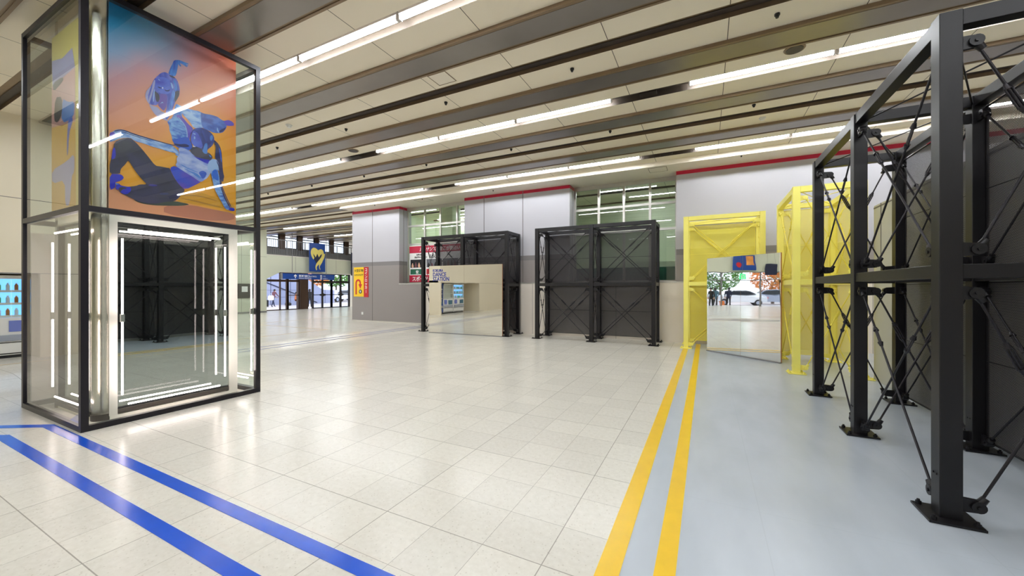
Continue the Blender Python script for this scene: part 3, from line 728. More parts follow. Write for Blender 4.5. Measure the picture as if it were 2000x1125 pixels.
mb = MB(); mb.box((-6.10, 1.86, .0), (-6.075, 3.20, .04)); mb.box((-6.10, 1.855, .04), (-6.078, 1.925, 2.27)); mb.box((-6.10, 3.09, .04), (-6.078, 3.20, 2.27)); mb.box((-6.10, 1.855, 2.27), (-6.078, 3.20, 2.36)); local(t, mb.build('cladding_board', 'white_board', t))

case = thing('display_case', 'tall glass display case with black frame and glowing tubes around the column', 'display case', (-6.725, 2.44, 0))
cx0, cx1, cy0, cy1, ct = -7.70, -5.78, 1.55, 3.35, 4.70
w = .03
for x in (cx0 + w, cx1 - w):
    for y in (cy0 + w, cy1 - w):
        mb = MB(); mb.box((x - w, y - w, 0), (x + w, y + w, ct)); local(case, mb.build('frame_post', 'case_black', case))
for z0, z1 in ((0, .06), (2.31, 2.37), (ct - .06, ct)):
    for y in (cy0 + w, cy1 - w):
        mb = MB(); mb.box((cx0 + 2 * w, y - w, z0), (cx1 - 2 * w, y + w, z1)); local(case, mb.build('frame_rail', 'case_black', case))
    for x in (cx0 + w, cx1 - w):
        mb = MB(); mb.box((x - w, cy0 + 2 * w, z0), (x + w, cy1 - 2 * w, z1)); local(case, mb.build('frame_rail', 'case_black', case))
for z0, z1 in ((.06, 2.31), (2.37, ct - .06)):
    for x in (cx0 + .02, cx1 - .02):
        mb = MB(); mb.box((x - .003, cy0 + .06, z0), (x + .003, cy1 - .06, z1)); local(case, mb.build('glass_pane', 'glass', case))
    for y in (cy0 + .02, cy1 - .02):
        mb = MB(); mb.box((cx0 + .06, y - .003, z0), (cx1 - .06, y + .003, z1)); local(case, mb.build('glass_pane', 'glass', case))
mb = MB(); mb.box((cx0 + .05, cy0 + .065, .07), (cx0 + .07, cy1 - .1, 2.2)); local(case, mb.build('back_board', 'case_board', case))
def led(p, q):
    mb = MB(); mb.tube(p, q, .0095, n=10); local(case, mb.build('light_tube', 'led', case))
def ledclip(p):
    mb = MB(); mb.box((p[0] - .016, p[1] - .016, p[2] - .045), (p[0] + .016, p[1] + .016, p[2] + .045)); local(case, mb.build('tube_clip', 'alu', case))
for y in (1.93, 2.985):
    led((-5.97, y, .28), (-5.97, y, 1.115)); led((-5.97, y, 1.20), (-5.97, y, 2.07)); ledclip((-5.97, y, 1.158))
led((-5.97, 1.98, 2.175), (-5.97, 2.92, 2.175)); led((-5.97, 1.98, .165), (-5.97, 2.92, .165))
for x in (-7.06, -6.03):
    led((x, 1.66, .31), (x, 1.66, 1.125)); led((x, 1.66, 1.21), (x, 1.66, 2.05)); ledclip((x, 1.66, 1.168))
led((-6.98, 1.66, 2.16), (-6.2, 1.66, 2.16)); led((-6.98, 1.66, .2), (-6.2, 1.66, .2))
for x in (-5.86, -7.0):
    led((x, 3.27, .31), (x, 3.27, 1.125)); led((x, 3.27, 1.21), (x, 3.27, 2.05)); ledclip((x, 3.27, 1.168))
led((-6.9, 3.27, 2.16), (-5.95, 3.27, 2.16)); led((-6.9, 3.27, .2), (-5.95, 3.27, .2))
# mirrors on the column
def colmirror(label, p, q):
    t = thing('wall_mirror', label, 'mirror', ((p[0] + q[0]) / 2, (p[1] + q[1]) / 2, .06))
    mb = MB(); mb.box(p, q); local(t, mb.build('glass_face', 'mirror_col', t))
    mb = MB(); mb.box((p[0], p[1], .05), (q[0] + .004, q[1], .1)) if abs(p[0] - q[0]) < .1 else mb.box((p[0], p[1] - .004, .05), (q[0], q[1], .1)); local(t, mb.build('bottom_trim', 'trim_dark', t))
colmirror('dark mirror behind the glowing tube rectangle, below the dancer poster', (-6.10, 1.925, .06), (-6.085, 3.09, 2.27))
colmirror('narrow mirror on the column side below the yellow side poster', (-7.26, 1.728, .1), (-6.22, 1.748, 2.26))

P1L=[
 ('s_orange',[(2.547, 2.748), (2.717, 2.786), (2.926, 2.751), (3.143, 2.703), (3.143, 2.61), (2.785, 2.618), (2.617, 2.609), (2.453, 2.614)]),
 ('s_brown',[(2.522, 2.708), (2.717, 2.743), (2.926, 2.714), (2.926, 2.702), (2.717, 2.727), (2.522, 2.697)]),
 ('s_brown',[(2.49, 2.66), (2.65, 2.67), (2.854, 2.647), (2.999, 2.634), (2.999, 2.621), (2.785, 2.633), (2.617, 2.648)]),
 ('s_rosef',[(2.339, 2.532), (2.522, 2.559), (2.624, 2.594), (2.854, 2.582), (3.143, 2.576), (3.143, 2.47), (2.785, 2.414), (2.339, 2.429)]),
 ('s_green',[(2.045, 2.554), (2.112, 2.538), (2.205, 2.535), (2.351, 2.579), (2.441, 2.612), (2.624, 2.602), (2.522, 2.563), (2.339, 2.531), (2.253, 2.518), (2.158, 2.514), (2.09, 2.524)]),
 ('d_skin',[(2.383, 4.201), (2.392, 4.242), (2.409, 4.302), (2.425, 4.343), (2.435, 4.384), (2.451, 4.409), (2.494, 4.432), (2.521, 4.434), (2.555, 4.435), (2.597, 4.438), (2.595, 4.427), (2.562, 4.418), (2.593, 4.414), (2.591, 4.403), (2.559, 4.402), (2.586, 4.393), (2.581, 4.383), (2.548, 4.391), (2.521, 4.397), (2.501, 4.395), (2.518, 4.367), (2.513, 4.353), (2.494, 4.363), (2.486, 4.379), (2.482, 4.344), (2.474, 4.291), (2.466, 4.238), (2.454, 4.204), (2.422, 4.192)]),
 ('d_denim',[(2.37, 3.596), (2.432, 3.672), (2.453, 3.831), (2.475, 3.866), (2.54, 3.794), (2.518, 3.732), (2.562, 3.644), (2.584, 3.505), (2.573, 3.381), (2.485, 3.345), (2.427, 3.352), (2.417, 3.433), (2.396, 3.483), (2.391, 3.552)]),
 ('d_denimlt',[(2.459, 3.859), (2.534, 3.845), (2.646, 3.851), (2.709, 3.864), (2.767, 3.853), (2.852, 3.873), (2.932, 3.877), (2.976, 3.852), (3.028, 3.85), (3.047, 3.8), (3.034, 3.744), (2.989, 3.671), (2.888, 3.634), (2.809, 3.648), (2.767, 3.667), (2.72, 3.636), (2.651, 3.617), (2.606, 3.687), (2.529, 3.75)]),
 ('d_denimsh',[(2.726, 3.861), (2.767, 3.853), (2.852, 3.873), (2.932, 3.877), (2.976, 3.852), (3.028, 3.85), (3.047, 3.8), (3.034, 3.744), (2.989, 3.671), (2.888, 3.634), (2.809, 3.648), (2.744, 3.658)]),
 ('s_lt',[(2.933, 3.719), (2.95, 3.662), (2.944, 3.654), (2.922, 3.683), (2.924, 3.728)]),
 ('s_dk',[(2.966, 3.706), (3.0, 3.738), (3.035, 3.77), (3.029, 3.742), (2.995, 3.697), (2.961, 3.666), (2.95, 3.681)]),
 ('s_vio',[(3.006, 3.848), (3.07, 3.886), (3.117, 3.878), (3.137, 3.86), (3.137, 3.827), (3.052, 3.795), (3.023, 3.81)]),
 ('s_vio',[(2.461, 3.701), (2.499, 3.734), (2.547, 3.694), (2.596, 3.642), (2.646, 3.613), (2.636, 3.567), (2.616, 3.512), (2.606, 3.437), (2.581, 3.428), (2.576, 3.516), (2.571, 3.585), (2.547, 3.629), (2.499, 3.669)]),
 ('s_lt',[(2.48, 3.691), (2.491, 3.696), (2.552, 3.634), (2.574, 3.586), (2.586, 3.519), (2.586, 3.433), (2.575, 3.426), (2.575, 3.515), (2.564, 3.582), (2.545, 3.622)]),
 ('s_lil',[(2.193, 3.739), (2.233, 3.732), (2.276, 3.735), (2.307, 3.7), (2.351, 3.694), (2.357, 3.625), (2.389, 3.598), (2.357, 3.603), (2.294, 3.608), (2.251, 3.634), (2.214, 3.686)]),
 ('d_hair',[(2.276, 4.12), (2.313, 4.178), (2.351, 4.205), (2.383, 4.201), (2.422, 4.196), (2.458, 4.181), (2.484, 4.141), (2.498, 4.082), (2.501, 4.034), (2.491, 3.972), (2.468, 3.913), (2.451, 3.865), (2.435, 3.801), (2.415, 3.729), (2.396, 3.673), (2.37, 3.614), (2.351, 3.631), (2.357, 3.697), (2.364, 3.764), (2.37, 3.83), (2.357, 3.889), (2.338, 3.92), (2.3, 3.911), (2.297, 3.846), (2.276, 3.758), (2.233, 3.74), (2.19, 3.738), (2.178, 3.779), (2.161, 3.817), (2.167, 3.882), (2.196, 3.93), (2.22, 3.984), (2.239, 4.055)]),
 ('s_plum',[(2.294, 3.912), (2.37, 3.934), (2.373, 3.864), (2.364, 3.78), (2.338, 3.709), (2.307, 3.732), (2.276, 3.766), (2.3, 3.848)]),
 ('s_dkp',[(2.245, 3.925), (2.288, 3.905), (2.299, 3.847), (2.279, 3.791), (2.257, 3.813), (2.252, 3.866)]),
 ('d_face',[(2.254, 4.07), (2.282, 4.107), (2.338, 4.135), (2.389, 4.136), (2.415, 4.092), (2.431, 4.027), (2.415, 3.979), (2.376, 3.941), (2.338, 3.924), (2.3, 3.919), (2.269, 3.944), (2.248, 3.997)]),
 ('s_dkp',[(2.441, 3.991), (2.494, 4.047), (2.498, 3.984), (2.468, 3.905), (2.448, 3.864), (2.441, 3.926)]),
 ('s_dkp',[(2.389, 4.188), (2.422, 4.193), (2.458, 4.181), (2.441, 4.169), (2.402, 4.17)]),
 ('s_lil',[(2.239, 4.047), (2.254, 4.062), (2.25, 3.998), (2.23, 3.895), (2.208, 3.792), (2.195, 3.738), (2.184, 3.751), (2.208, 3.87)]),
 ('s_lt',[(2.252, 3.944), (2.245, 3.855), (2.239, 3.774), (2.23, 3.801), (2.234, 3.881), (2.245, 3.941)]),
 ('s_lil',[(2.217, 3.975), (2.184, 3.913), (2.164, 3.865), (2.158, 3.816), (2.172, 3.769), (2.193, 3.739), (2.181, 3.827), (2.199, 3.904)]),
 ('s_mid',[(2.441, 4.153), (2.468, 4.117), (2.476, 4.055), (2.461, 4.016), (2.441, 4.023), (2.451, 4.076), (2.431, 4.124)]),
 ('d_hair2',[(2.428, 4.017), (2.454, 3.997), (2.441, 3.893), (2.415, 3.785), (2.389, 3.678), (2.373, 3.624), (2.357, 3.633), (2.383, 3.756), (2.402, 3.876), (2.415, 3.963)]),
 ('s_lt',[(2.405, 4.103), (2.422, 4.095), (2.435, 4.052), (2.428, 4.025), (2.415, 4.043), (2.409, 4.073)]),
 ('s_lt',[(2.276, 4.089), (2.294, 4.082), (2.303, 4.07), (2.288, 4.071)]),
 ('s_white',[(2.318, 3.998), (2.329, 4.007), (2.333, 3.993), (2.324, 3.977)]),
 ('s_dk',[(2.276, 3.99), (2.3, 3.99), (2.316, 3.989), (2.303, 3.977), (2.279, 3.978)]),
 ('s_dk',[(2.338, 3.984), (2.37, 3.982), (2.402, 4.013), (2.389, 3.979), (2.357, 3.965)]),
 ('s_lt',[(2.297, 3.775), (2.322, 3.826), (2.335, 3.799), (2.322, 3.81)]),
 ('s_blue',[(2.422, 3.382), (2.507, 3.438), (2.584, 3.478), (2.617, 3.423), (2.64, 3.363), (2.617, 3.308), (2.551, 3.3), (2.496, 3.296), (2.448, 3.32)]),
 ('s_dk',[(2.432, 3.341), (2.496, 3.349), (2.562, 3.377), (2.606, 3.365), (2.584, 3.338), (2.507, 3.319), (2.453, 3.321)]),
 ('d_denimlt',[(1.846, 3.26), (1.881, 3.292), (1.89, 3.312), (1.932, 3.334), (1.97, 3.342), (2.001, 3.336), (2.067, 3.324), (2.149, 3.326), (2.229, 3.321), (2.301, 3.308), (2.351, 3.313), (2.412, 3.314), (2.469, 3.275), (2.494, 3.241), (2.484, 3.185), (2.446, 3.208), (2.469, 3.224), (2.376, 3.22), (2.301, 3.228), (2.215, 3.23), (2.14, 3.242), (2.067, 3.241), (2.018, 3.271), (1.936, 3.231), (1.885, 3.185), (1.844, 3.154)]),
 ('s_vio',[(1.844, 3.259), (1.881, 3.287), (1.902, 3.26), (1.881, 3.201), (1.844, 3.182)]),
 ('s_dk',[(1.883, 3.299), (1.932, 3.333), (1.979, 3.341), (2.067, 3.327), (2.229, 3.322), (2.412, 3.317), (2.469, 3.333), (2.469, 3.323), (2.412, 3.308), (2.224, 3.309), (2.063, 3.313), (1.979, 3.329), (1.932, 3.321), (1.887, 3.29)]),
 ('s_dk',[(1.894, 3.282), (1.932, 3.311), (1.97, 3.32), (2.063, 3.305), (2.219, 3.298), (2.219, 3.292), (2.063, 3.298), (1.97, 3.312), (1.932, 3.303), (1.896, 3.277)]),
 ('d_hairdk',[(2.641, 3.593), (2.682, 3.626), (2.733, 3.651), (2.797, 3.65), (2.85, 3.626), (2.886, 3.583), (2.888, 3.521), (2.872, 3.465), (2.839, 3.417), (2.807, 3.382), (2.802, 3.319), (2.781, 3.309), (2.733, 3.316), (2.682, 3.366), (2.641, 3.389), (2.616, 3.428), (2.616, 3.488), (2.626, 3.545)]),
 ('d_face',[(2.646, 3.583), (2.631, 3.535), (2.615, 3.476), (2.621, 3.418), (2.651, 3.38), (2.692, 3.381), (2.733, 3.365), (2.754, 3.414), (2.733, 3.48), (2.702, 3.561)]),
 ('s_mid',[(2.775, 3.452), (2.807, 3.469), (2.805, 3.381), (2.807, 3.32), (2.781, 3.307), (2.736, 3.317), (2.76, 3.379)]),
 ('s_lt',[(2.636, 3.549), (2.672, 3.547), (2.674, 3.539), (2.654, 3.528)]),
 ('s_lt',[(2.659, 3.515), (2.671, 3.486), (2.655, 3.465), (2.649, 3.491)]),
 ('s_white',[(2.636, 3.381), (2.672, 3.378), (2.661, 3.365), (2.641, 3.365)]),
 ('s_mid',[(2.839, 3.579), (2.867, 3.601), (2.872, 3.553), (2.85, 3.508), (2.834, 3.533)]),
 ('s_dk',[(2.882, 3.541), (2.92, 3.518), (2.955, 3.48), (2.976, 3.405), (2.983, 3.31), (2.989, 3.191), (2.999, 3.107), (3.011, 3.067), (3.002, 3.036), (2.999, 2.993), (2.97, 2.992), (2.948, 3.051), (2.945, 3.2), (2.926, 3.258), (2.897, 3.285), (2.901, 3.371), (2.907, 3.457), (2.888, 3.487)]),
 ('s_blue',[(2.938, 3.461), (2.964, 3.426), (2.976, 3.337), (2.983, 3.246), (2.964, 3.283), (2.951, 3.379)]),
 ('d_pants',[(1.887, 3.174), (1.949, 3.23), (2.014, 3.267), (2.067, 3.235), (2.121, 3.176), (2.182, 3.098), (2.253, 3.003), (2.301, 3.01), (2.381, 3.011), (2.393, 3.016), (2.429, 2.925), (2.49, 2.827), (2.553, 2.777), (2.54, 2.747), (2.49, 2.66), (2.441, 2.604), (2.339, 2.575), (2.253, 2.535), (2.182, 2.529), (2.112, 2.532), (2.045, 2.554), (1.992, 2.578), (1.936, 2.601), (1.917, 2.642), (1.936, 2.67), (1.988, 2.682), (2.076, 2.715), (2.103, 2.739), (2.175, 2.756), (2.126, 2.805), (2.067, 2.885), (2.023, 2.967), (2.003, 2.997), (1.979, 2.943), (1.944, 2.887), (1.934, 2.849), (1.936, 2.821), (1.846, 2.797), (1.846, 2.888), (1.86, 2.977), (1.873, 3.061)]),
 ('s_foot',[(1.873, 3.095), (1.892, 3.113), (1.899, 3.023), (1.89, 2.986), (1.873, 2.97), (1.86, 2.977)]),
 ('s_slate',[(1.911, 3.165), (1.988, 3.232), (2.031, 3.223), (2.049, 3.164), (1.979, 3.094), (1.919, 3.052), (1.906, 3.106)]),
 ('s_foot',[(1.846, 2.796), (1.932, 2.816), (1.953, 2.807), (1.966, 2.785), (1.957, 2.762), (1.936, 2.739), (1.906, 2.72), (1.894, 2.712), (1.892, 2.671), (1.89, 2.648), (1.848, 2.61)]),
 ('s_foot',[(1.894, 2.671), (1.919, 2.712), (1.94, 2.687), (1.992, 2.686), (2.023, 2.69), (2.031, 2.651), (2.001, 2.603), (1.97, 2.591), (1.936, 2.606), (1.917, 2.637), (1.9, 2.63)]),
 ('s_mid',[(1.892, 2.688), (1.9, 2.71), (1.927, 2.697), (1.911, 2.687)]),
 ('s_pants',[(1.917, 2.642), (1.94, 2.671), (1.979, 2.674), (1.996, 2.667), (1.953, 2.645), (1.936, 2.606)]),
 ('s_violt2',[(2.177, 2.749), (2.219, 2.773), (2.284, 2.77), (2.229, 2.741)]),
 ('s_dkb',[(2.292, 2.679), (2.376, 2.701), (2.389, 2.678), (2.301, 2.656)]),
 ('d_midriff',[(2.393, 3.016), (2.447, 3.062), (2.585, 2.996), (2.717, 2.921), (2.727, 2.917), (2.553, 2.774), (2.49, 2.827), (2.429, 2.925)]),
 ('d_top',[(2.48, 3.284), (2.507, 3.313), (2.562, 3.311), (2.606, 3.298), (2.651, 3.252), (2.72, 3.211), (2.797, 3.186), (2.821, 3.206), (2.846, 3.262), (2.876, 3.275), (2.913, 3.276), (2.938, 3.24), (2.948, 3.172), (2.926, 3.137), (2.876, 3.117), (2.839, 3.065), (2.803, 2.993), (2.767, 2.956), (2.726, 2.918), (2.651, 2.961), (2.551, 3.008), (2.448, 3.059), (2.469, 3.111), (2.464, 3.161), (2.496, 3.224)]),
 ('s_mid',[(2.509, 3.098), (2.585, 3.068), (2.69, 3.048), (2.69, 3.038), (2.585, 3.054), (2.509, 3.087)]),
 ('s_mid',[(2.547, 3.055), (2.65, 3.022), (2.717, 2.984), (2.71, 2.974), (2.644, 3.006), (2.547, 3.043)]),
 ('s_blue',[(2.703, 3.044), (2.75, 3.082), (2.8, 3.061), (2.778, 2.992), (2.744, 2.963), (2.72, 3.009)]),
 ('s_mid',[(2.604, 3.033), (2.677, 3.029), (2.744, 2.975), (2.717, 2.96), (2.65, 2.998)]),
 ('s_dkp',[(2.606, 3.288), (2.621, 3.343), (2.663, 3.37), (2.732, 3.376), (2.756, 3.318), (2.791, 3.312), (2.815, 3.347), (2.852, 3.32), (2.867, 3.29), (2.833, 3.224), (2.809, 3.185), (2.791, 3.191), (2.72, 3.211), (2.651, 3.252)]),
 ('s_foot',[(2.63, 3.25), (2.69, 3.237), (2.778, 3.239), (2.84, 3.25), (2.816, 3.192), (2.799, 3.185), (2.69, 3.217)]),
 ('s_mid',[(2.819, 3.316), (2.847, 3.309), (2.854, 3.286), (2.833, 3.288)]),
 ('s_lt',[(2.826, 3.236), (2.876, 3.273), (2.919, 3.257), (2.944, 3.199), (2.948, 3.117), (2.926, 3.143), (2.886, 3.137), (2.847, 3.09), (2.812, 3.081), (2.802, 3.158)]),
 ('d_denim',[(2.844, 3.081), (2.89, 3.138), (2.926, 3.144), (2.948, 3.035), (2.959, 2.956), (2.981, 2.878), (3.014, 2.786), (3.051, 2.702), (3.082, 2.645), (3.074, 2.614), (3.044, 2.604), (3.006, 2.635), (2.992, 2.674), (2.948, 2.747), (2.89, 2.858), (2.869, 2.95), (2.854, 3.027)]),
 ('s_blue2',[(2.854, 3.084), (2.89, 3.133), (2.922, 3.131), (2.937, 3.049), (2.937, 2.983), (2.897, 2.998), (2.865, 3.014)]),
 ('s_dk',[(2.919, 3.261), (2.951, 3.184), (2.959, 3.038), (2.97, 2.925), (3.029, 2.756), (3.088, 2.65), (3.074, 2.641), (3.015, 2.746), (2.956, 2.915), (2.948, 3.035), (2.94, 3.181), (2.911, 3.251)]),
 ('s_dk',[(2.97, 3.008), (2.981, 2.928), (3.044, 2.767), (3.101, 2.657), (3.091, 2.651), (3.035, 2.76), (2.971, 2.921), (2.962, 3.006)]),
 ('s_foot',[(3.082, 2.649), (3.139, 2.647), (3.139, 2.601), (3.059, 2.603)]),
]
P2={
 'yellow_top':[(-7.26, 4.71), (-6.56, 4.68), (-6.53, 4.28), (-6.9, 4.27), (-7.26, 4.32)],
 'lilac':[(-7.26, 4.32), (-6.9, 4.26), (-6.59, 4.3), (-6.5, 4.05), (-6.9, 4.01), (-7.23, 4.0)],
 'pink':[(-7.26, 4.0), (-6.5, 4.05), (-6.49, 3.42), (-7.26, 3.49)],
 'shoe':[(-7.23, 4.03), (-6.9, 4.04), (-6.85, 3.98), (-7.19, 3.92)],
 'boot':[(-7.13, 3.84), (-6.9, 3.8), (-6.9, 3.59), (-7.06, 3.51), (-7.18, 3.57)],
 'shirt':[(-6.9, 3.78), (-6.71, 3.69), (-6.51, 3.66), (-6.54, 3.47), (-6.93, 3.48)],
 'gold':[(-7.26, 3.49), (-6.49, 3.42), (-6.47, 2.44), (-7.26, 2.46)],
 'limb':[(-6.69, 3.5), (-6.54, 3.47), (-6.68, 3.31), (-6.71, 3.07), (-6.75, 3.07), (-6.74, 3.33)],
 'cloth':[(-7.25, 2.96), (-6.74, 3.0), (-6.51, 3.06), (-6.51, 2.85), (-6.6, 2.8), (-6.65, 2.47), (-6.8, 2.48), (-6.81, 2.79), (-7.23, 2.79)],
}

SKY = {'s_dk': (24, 26, 92), 's_blue': (40, 84, 200), 's_mid': (74, 128, 214), 's_lt': (150, 178, 228), 's_pants': (30, 28, 52), 's_vio': (92, 70, 190), 's_violt': (120, 110, 215), 's_foot': (22, 30, 190),
       's_orange': (244, 170, 20), 's_brown': (140, 100, 40), 's_face': (96, 104, 206), 's_yel': (226, 206, 116), 's_lil': (170, 164, 208), 's_pink': (214, 156, 150), 's_gold': (224, 170, 50), 's_black': (34, 30, 40), 's_rose': (190, 130, 190)}
SKY.update(s_rosef=(190, 116, 92), s_green=(60, 70, 62), s_plum=(104, 76, 170), s_dkp=(62, 58, 84), s_white=(225, 225, 245), s_slate=(58, 58, 76), s_violt2=(62, 56, 150), s_dkb=(40, 50, 110), s_blue2=(10, 92, 206))
SKY['s_orange'] = (214, 150, 26); SKY['s_brown'] = (176, 120, 30)
for k, c in SKY.items(): M[k] = mat('print_' + k[2:], c, 0.35)
def print_mottle(name, ca, cb, scale, stretch=(1, 1, 1), rot=0.0, mid=.5):
    m = bpy.data.materials.new('print_' + name); m.use_nodes = True; nt = m.node_tree; n = nt.nodes; l = nt.links
    b = n['Principled BSDF']; b.inputs['Roughness'].default_value = .35
    tc = n.new('ShaderNodeTexCoord'); mp = n.new('ShaderNodeMapping'); mp.inputs['Scale'].default_value = stretch; mp.inputs['Rotation'].default_value = (rot, 0, 0)
    l.new(tc.outputs['Object'], mp.inputs[0]); no = n.new('ShaderNodeTexNoise'); no.inputs['Scale'].default_value = scale; no.inputs['Detail'].default_value = 3; no.inputs['Distortion'].default_value = .6
    l.new(mp.outputs[0], no.inputs['Vector']); mr = n.new('ShaderNodeMapRange'); mr.inputs[1].default_value = mid - .14; mr.inputs[2].default_value = mid + .14; l.new(no.outputs['Fac'], mr.inputs[0])
    l.new(mix_col(nt, mr.outputs[0], lin(ca), lin(cb)), b.inputs['Base Color']); return m
M['d_denim'] = print_mottle('denim', (44, 92, 196), (132, 176, 232), 14, (1, 1, 2.2), .5)
M['d_denimlt'] = print_mottle('denim_light', (84, 130, 214), (172, 196, 236), 9, (1, 1, 2.5), .4)
M['d_denimsh'] = print_mottle('denim_shade', (56, 74, 160), (84, 116, 204), 8, (1, 1, 2), .4)
M['d_hair'] = print_mottle('hair', (52, 70, 178), (122, 122, 214), 9, (1, 3.5, .7), .3)
M['d_hair2'] = print_mottle('hair_strand', (46, 84, 190), (110, 150, 226), 14, (1, 4, .6), .3)
M['d_hairdk'] = print_mottle('hair_dark', (32, 40, 120), (52, 70, 160), 7, (1, 2, 1))
M['d_face'] = print_mottle('face', (64, 62, 180), (92, 110, 214), 6, (1, 1, 1))
M['d_skin'] = print_mottle('skin_blue', (34, 66, 176), (78, 140, 222), 8, (1, 2, .6))
M['d_pants'] = print_mottle('pants', (42, 40, 62), (56, 52, 92), 4, (1, 1, 1))
M['d_midriff'] = print_mottle('midriff', (96, 62, 176), (36, 68, 198), 3, (1, 1, 1))
M['d_top'] = print_mottle('top', (124, 144, 220), (182, 190, 232), 6, (1, 1, 2), .5)
def poster(name, label, base, axis, pos, rect, layers, data, sgn):
    mats = [base]; mb = MB()
    def face(pts, d, mi):
        vs = [(pos + sgn * d, p[0], p[1]) if axis == 0 else (p[0], pos + sgn * d, p[1]) for p in pts]; mb.add(vs, [tuple(range(len(vs)))], mi)
    (a0, z0), (a1, z1) = rect
    if axis == 0: mb.box((pos - sgn * .02, a0, z0), (pos, a1, z1), 0)
    else: mb.box((a0, pos - sgn * .02, z0), (a1, pos, z1), 0)
    d = .0006; st = .0002 if len(layers) > 30 else .00035
    for key, m in layers:
        if m not in mats: mats.append(m)
        pts = [(min(max(p[0], a0 + .002), a1 - .002), min(max(p[1], z0 + .002), z1 - .002)) for p in (data[key] if key in ('yellow_top', 'gold', 'pink', 'lilac') else smooth_poly(data[key], 1))]
        face(pts, d, mats.index(m)); d += st
    o = mb.build(name, mats); return tag(o, label, 'poster')
P1D = {str(k): v[1] for k, v in enumerate(P1L)}
poster('poster', 'large poster of two dancers in blue light on an orange and blue backdrop', poster_material(), 0, -6.05, ((1.845, 2.40), (3.165, 4.80)), [(str(k), v[0]) for k, v in enumerate(P1L)], P1D, 1)
poster('poster', 'narrow side poster in yellow and lilac on the near side of the column', 's_yel', 1, 1.7, ((-7.26, 2.44), (-6.22, 4.60)),
       [('yellow_top', 's_yel'), ('lilac', 's_lil'), ('pink', 's_pink'), ('gold', 's_gold'), ('shirt', 's_mid'), ('shoe', 's_black'), ('boot', 's_black'), ('limb', 's_blue'), ('cloth', 's_lil')], P2, -1)

# ---------------------------------------------------------------- vending machines in the alcove (front faces +X)
def vending(label, y0, wd, body, lit, dep=.75, z0=.115, style=0):
    t = thing('vending_machine', label, 'vending machine', (-12.35, y0 + wd / 2, z0)); xf = 0.0; h = 1.64; hw = wd / 2
    mb = MB(); mb.box((-dep, -hw, .06), (-.12, hw, h)); mb.box((-.12, -hw, .06), (xf, hw, .80)); mb.box((-.12, -hw, h - .07), (xf, hw, h)); mb.box((-.12, -hw, .8), (xf, -hw + .04, h)); mb.box((-.12, hw - .04, .8), (xf, hw, h))
    mb.build('body', body, t, .006)
    mb = MB(); mb.box((-dep + .05, -hw + .02, 0), (-.04, hw - .02, .06)); mb.build('plinth', 'dark', t)
    mb = MB(); mb.box((-.118, -hw + .04, .8), (-.11, hw - .04, h - .07)); mb.build('lit_back_panel', lit, t)
    for k in range(3):
        mb = MB(); z = .82 + k * .25; mb.box((-.11, -hw + .04, z), (-.02, hw - .04, z + .018)); mb.box((-.022, -hw + .04, z - .015), (-.014, hw - .04, z + .03)); mb.build('shelf', 'white', t)
    mb = MB(); mb.box((-.006, -hw + .04, .81), (0, hw - .04, h - .075)); mb.build('front_glass', 'glass', t)
    mb = MB(); mb.box((0, -hw + .08, .50), (.008, -hw + .46, .72)); mb.build('picture_panel', 'c_teal', t)
    mb = MB(); mb.box((0, hw - .34, .52), (.012, hw - .08, .74)); mb.build('coin_panel', 'tape_blue_pale', t)
    mb = MB(); mb.box((0, hw - .12, .60), (.02, hw - .1, .64)); mb.build('coin_slot', 'dark', t)
    mb = MB(); mb.box((0, -hw + .06, .34), (.03, hw - .06, .46)); mb.build('dispensing_flap', 'car_silver', t, .004)
    mb = MB(); mb.box((0, -hw + .02, .30), (.006, hw - .02, .315)); mb.box((0, -hw + .02, .08), (.006, hw - .02, .10)); mb.build('black_stripe', 'dark', t)
    return t
v1 = vending('white drink vending machine with blue lit shelves at the left edge', 1.55, 1.12, 'white', 'shelf_lit')
v2 = vending('pale drink vending machine between the lit one and the blue one, seen in the mirror', 2.72, .95, 'white', 'white_board')
v3 = vending('blue drink vending machine farthest along the alcove, seen in the mirror', 3.70, .75, 'sign_blue', 'ink_white')
def bottle(m):
    mb = MB(); mb.tube((0, 0, 0), (0, 0, .105), .026, n=12); mb.tube((0, 0, .105), (0, 0, .135), .026, .011, 12)
    b = mb.build('drink_bottle', m); mb = MB(); mb.tube((0, 0, .135), (0, 0, .152), .012, n=10); mb.build('cap', 'white', b); return b
pb = [bottle('pet'), bottle('pet2'), bottle('pet3')]; used_b = [False] * 3
for r in range(3):
    for k in range(9):
        i = [0, 2, 1, 0, 0, 2, 1, 2, 0][(k + r * 4) % 9]
        b = pb[i] if not used_b[i] else dup(pb[i]); used_b[i] = True
        b.location = (-12.35 - .065, 1.68 + k * .108, .115 + .838 + r * .25)
        tag(b, '%s drink bottle, %s from the left on the %s shelf of the blue-lit machine' % (('green', 'amber', 'white')[i], ['first', 'second', 'third', 'fourth', 'fifth', 'sixth', 'seventh', 'eighth', 'ninth'][k], ('bottom', 'middle', 'top')[r]), 'bottle', 'drink bottles on the lit shelves')

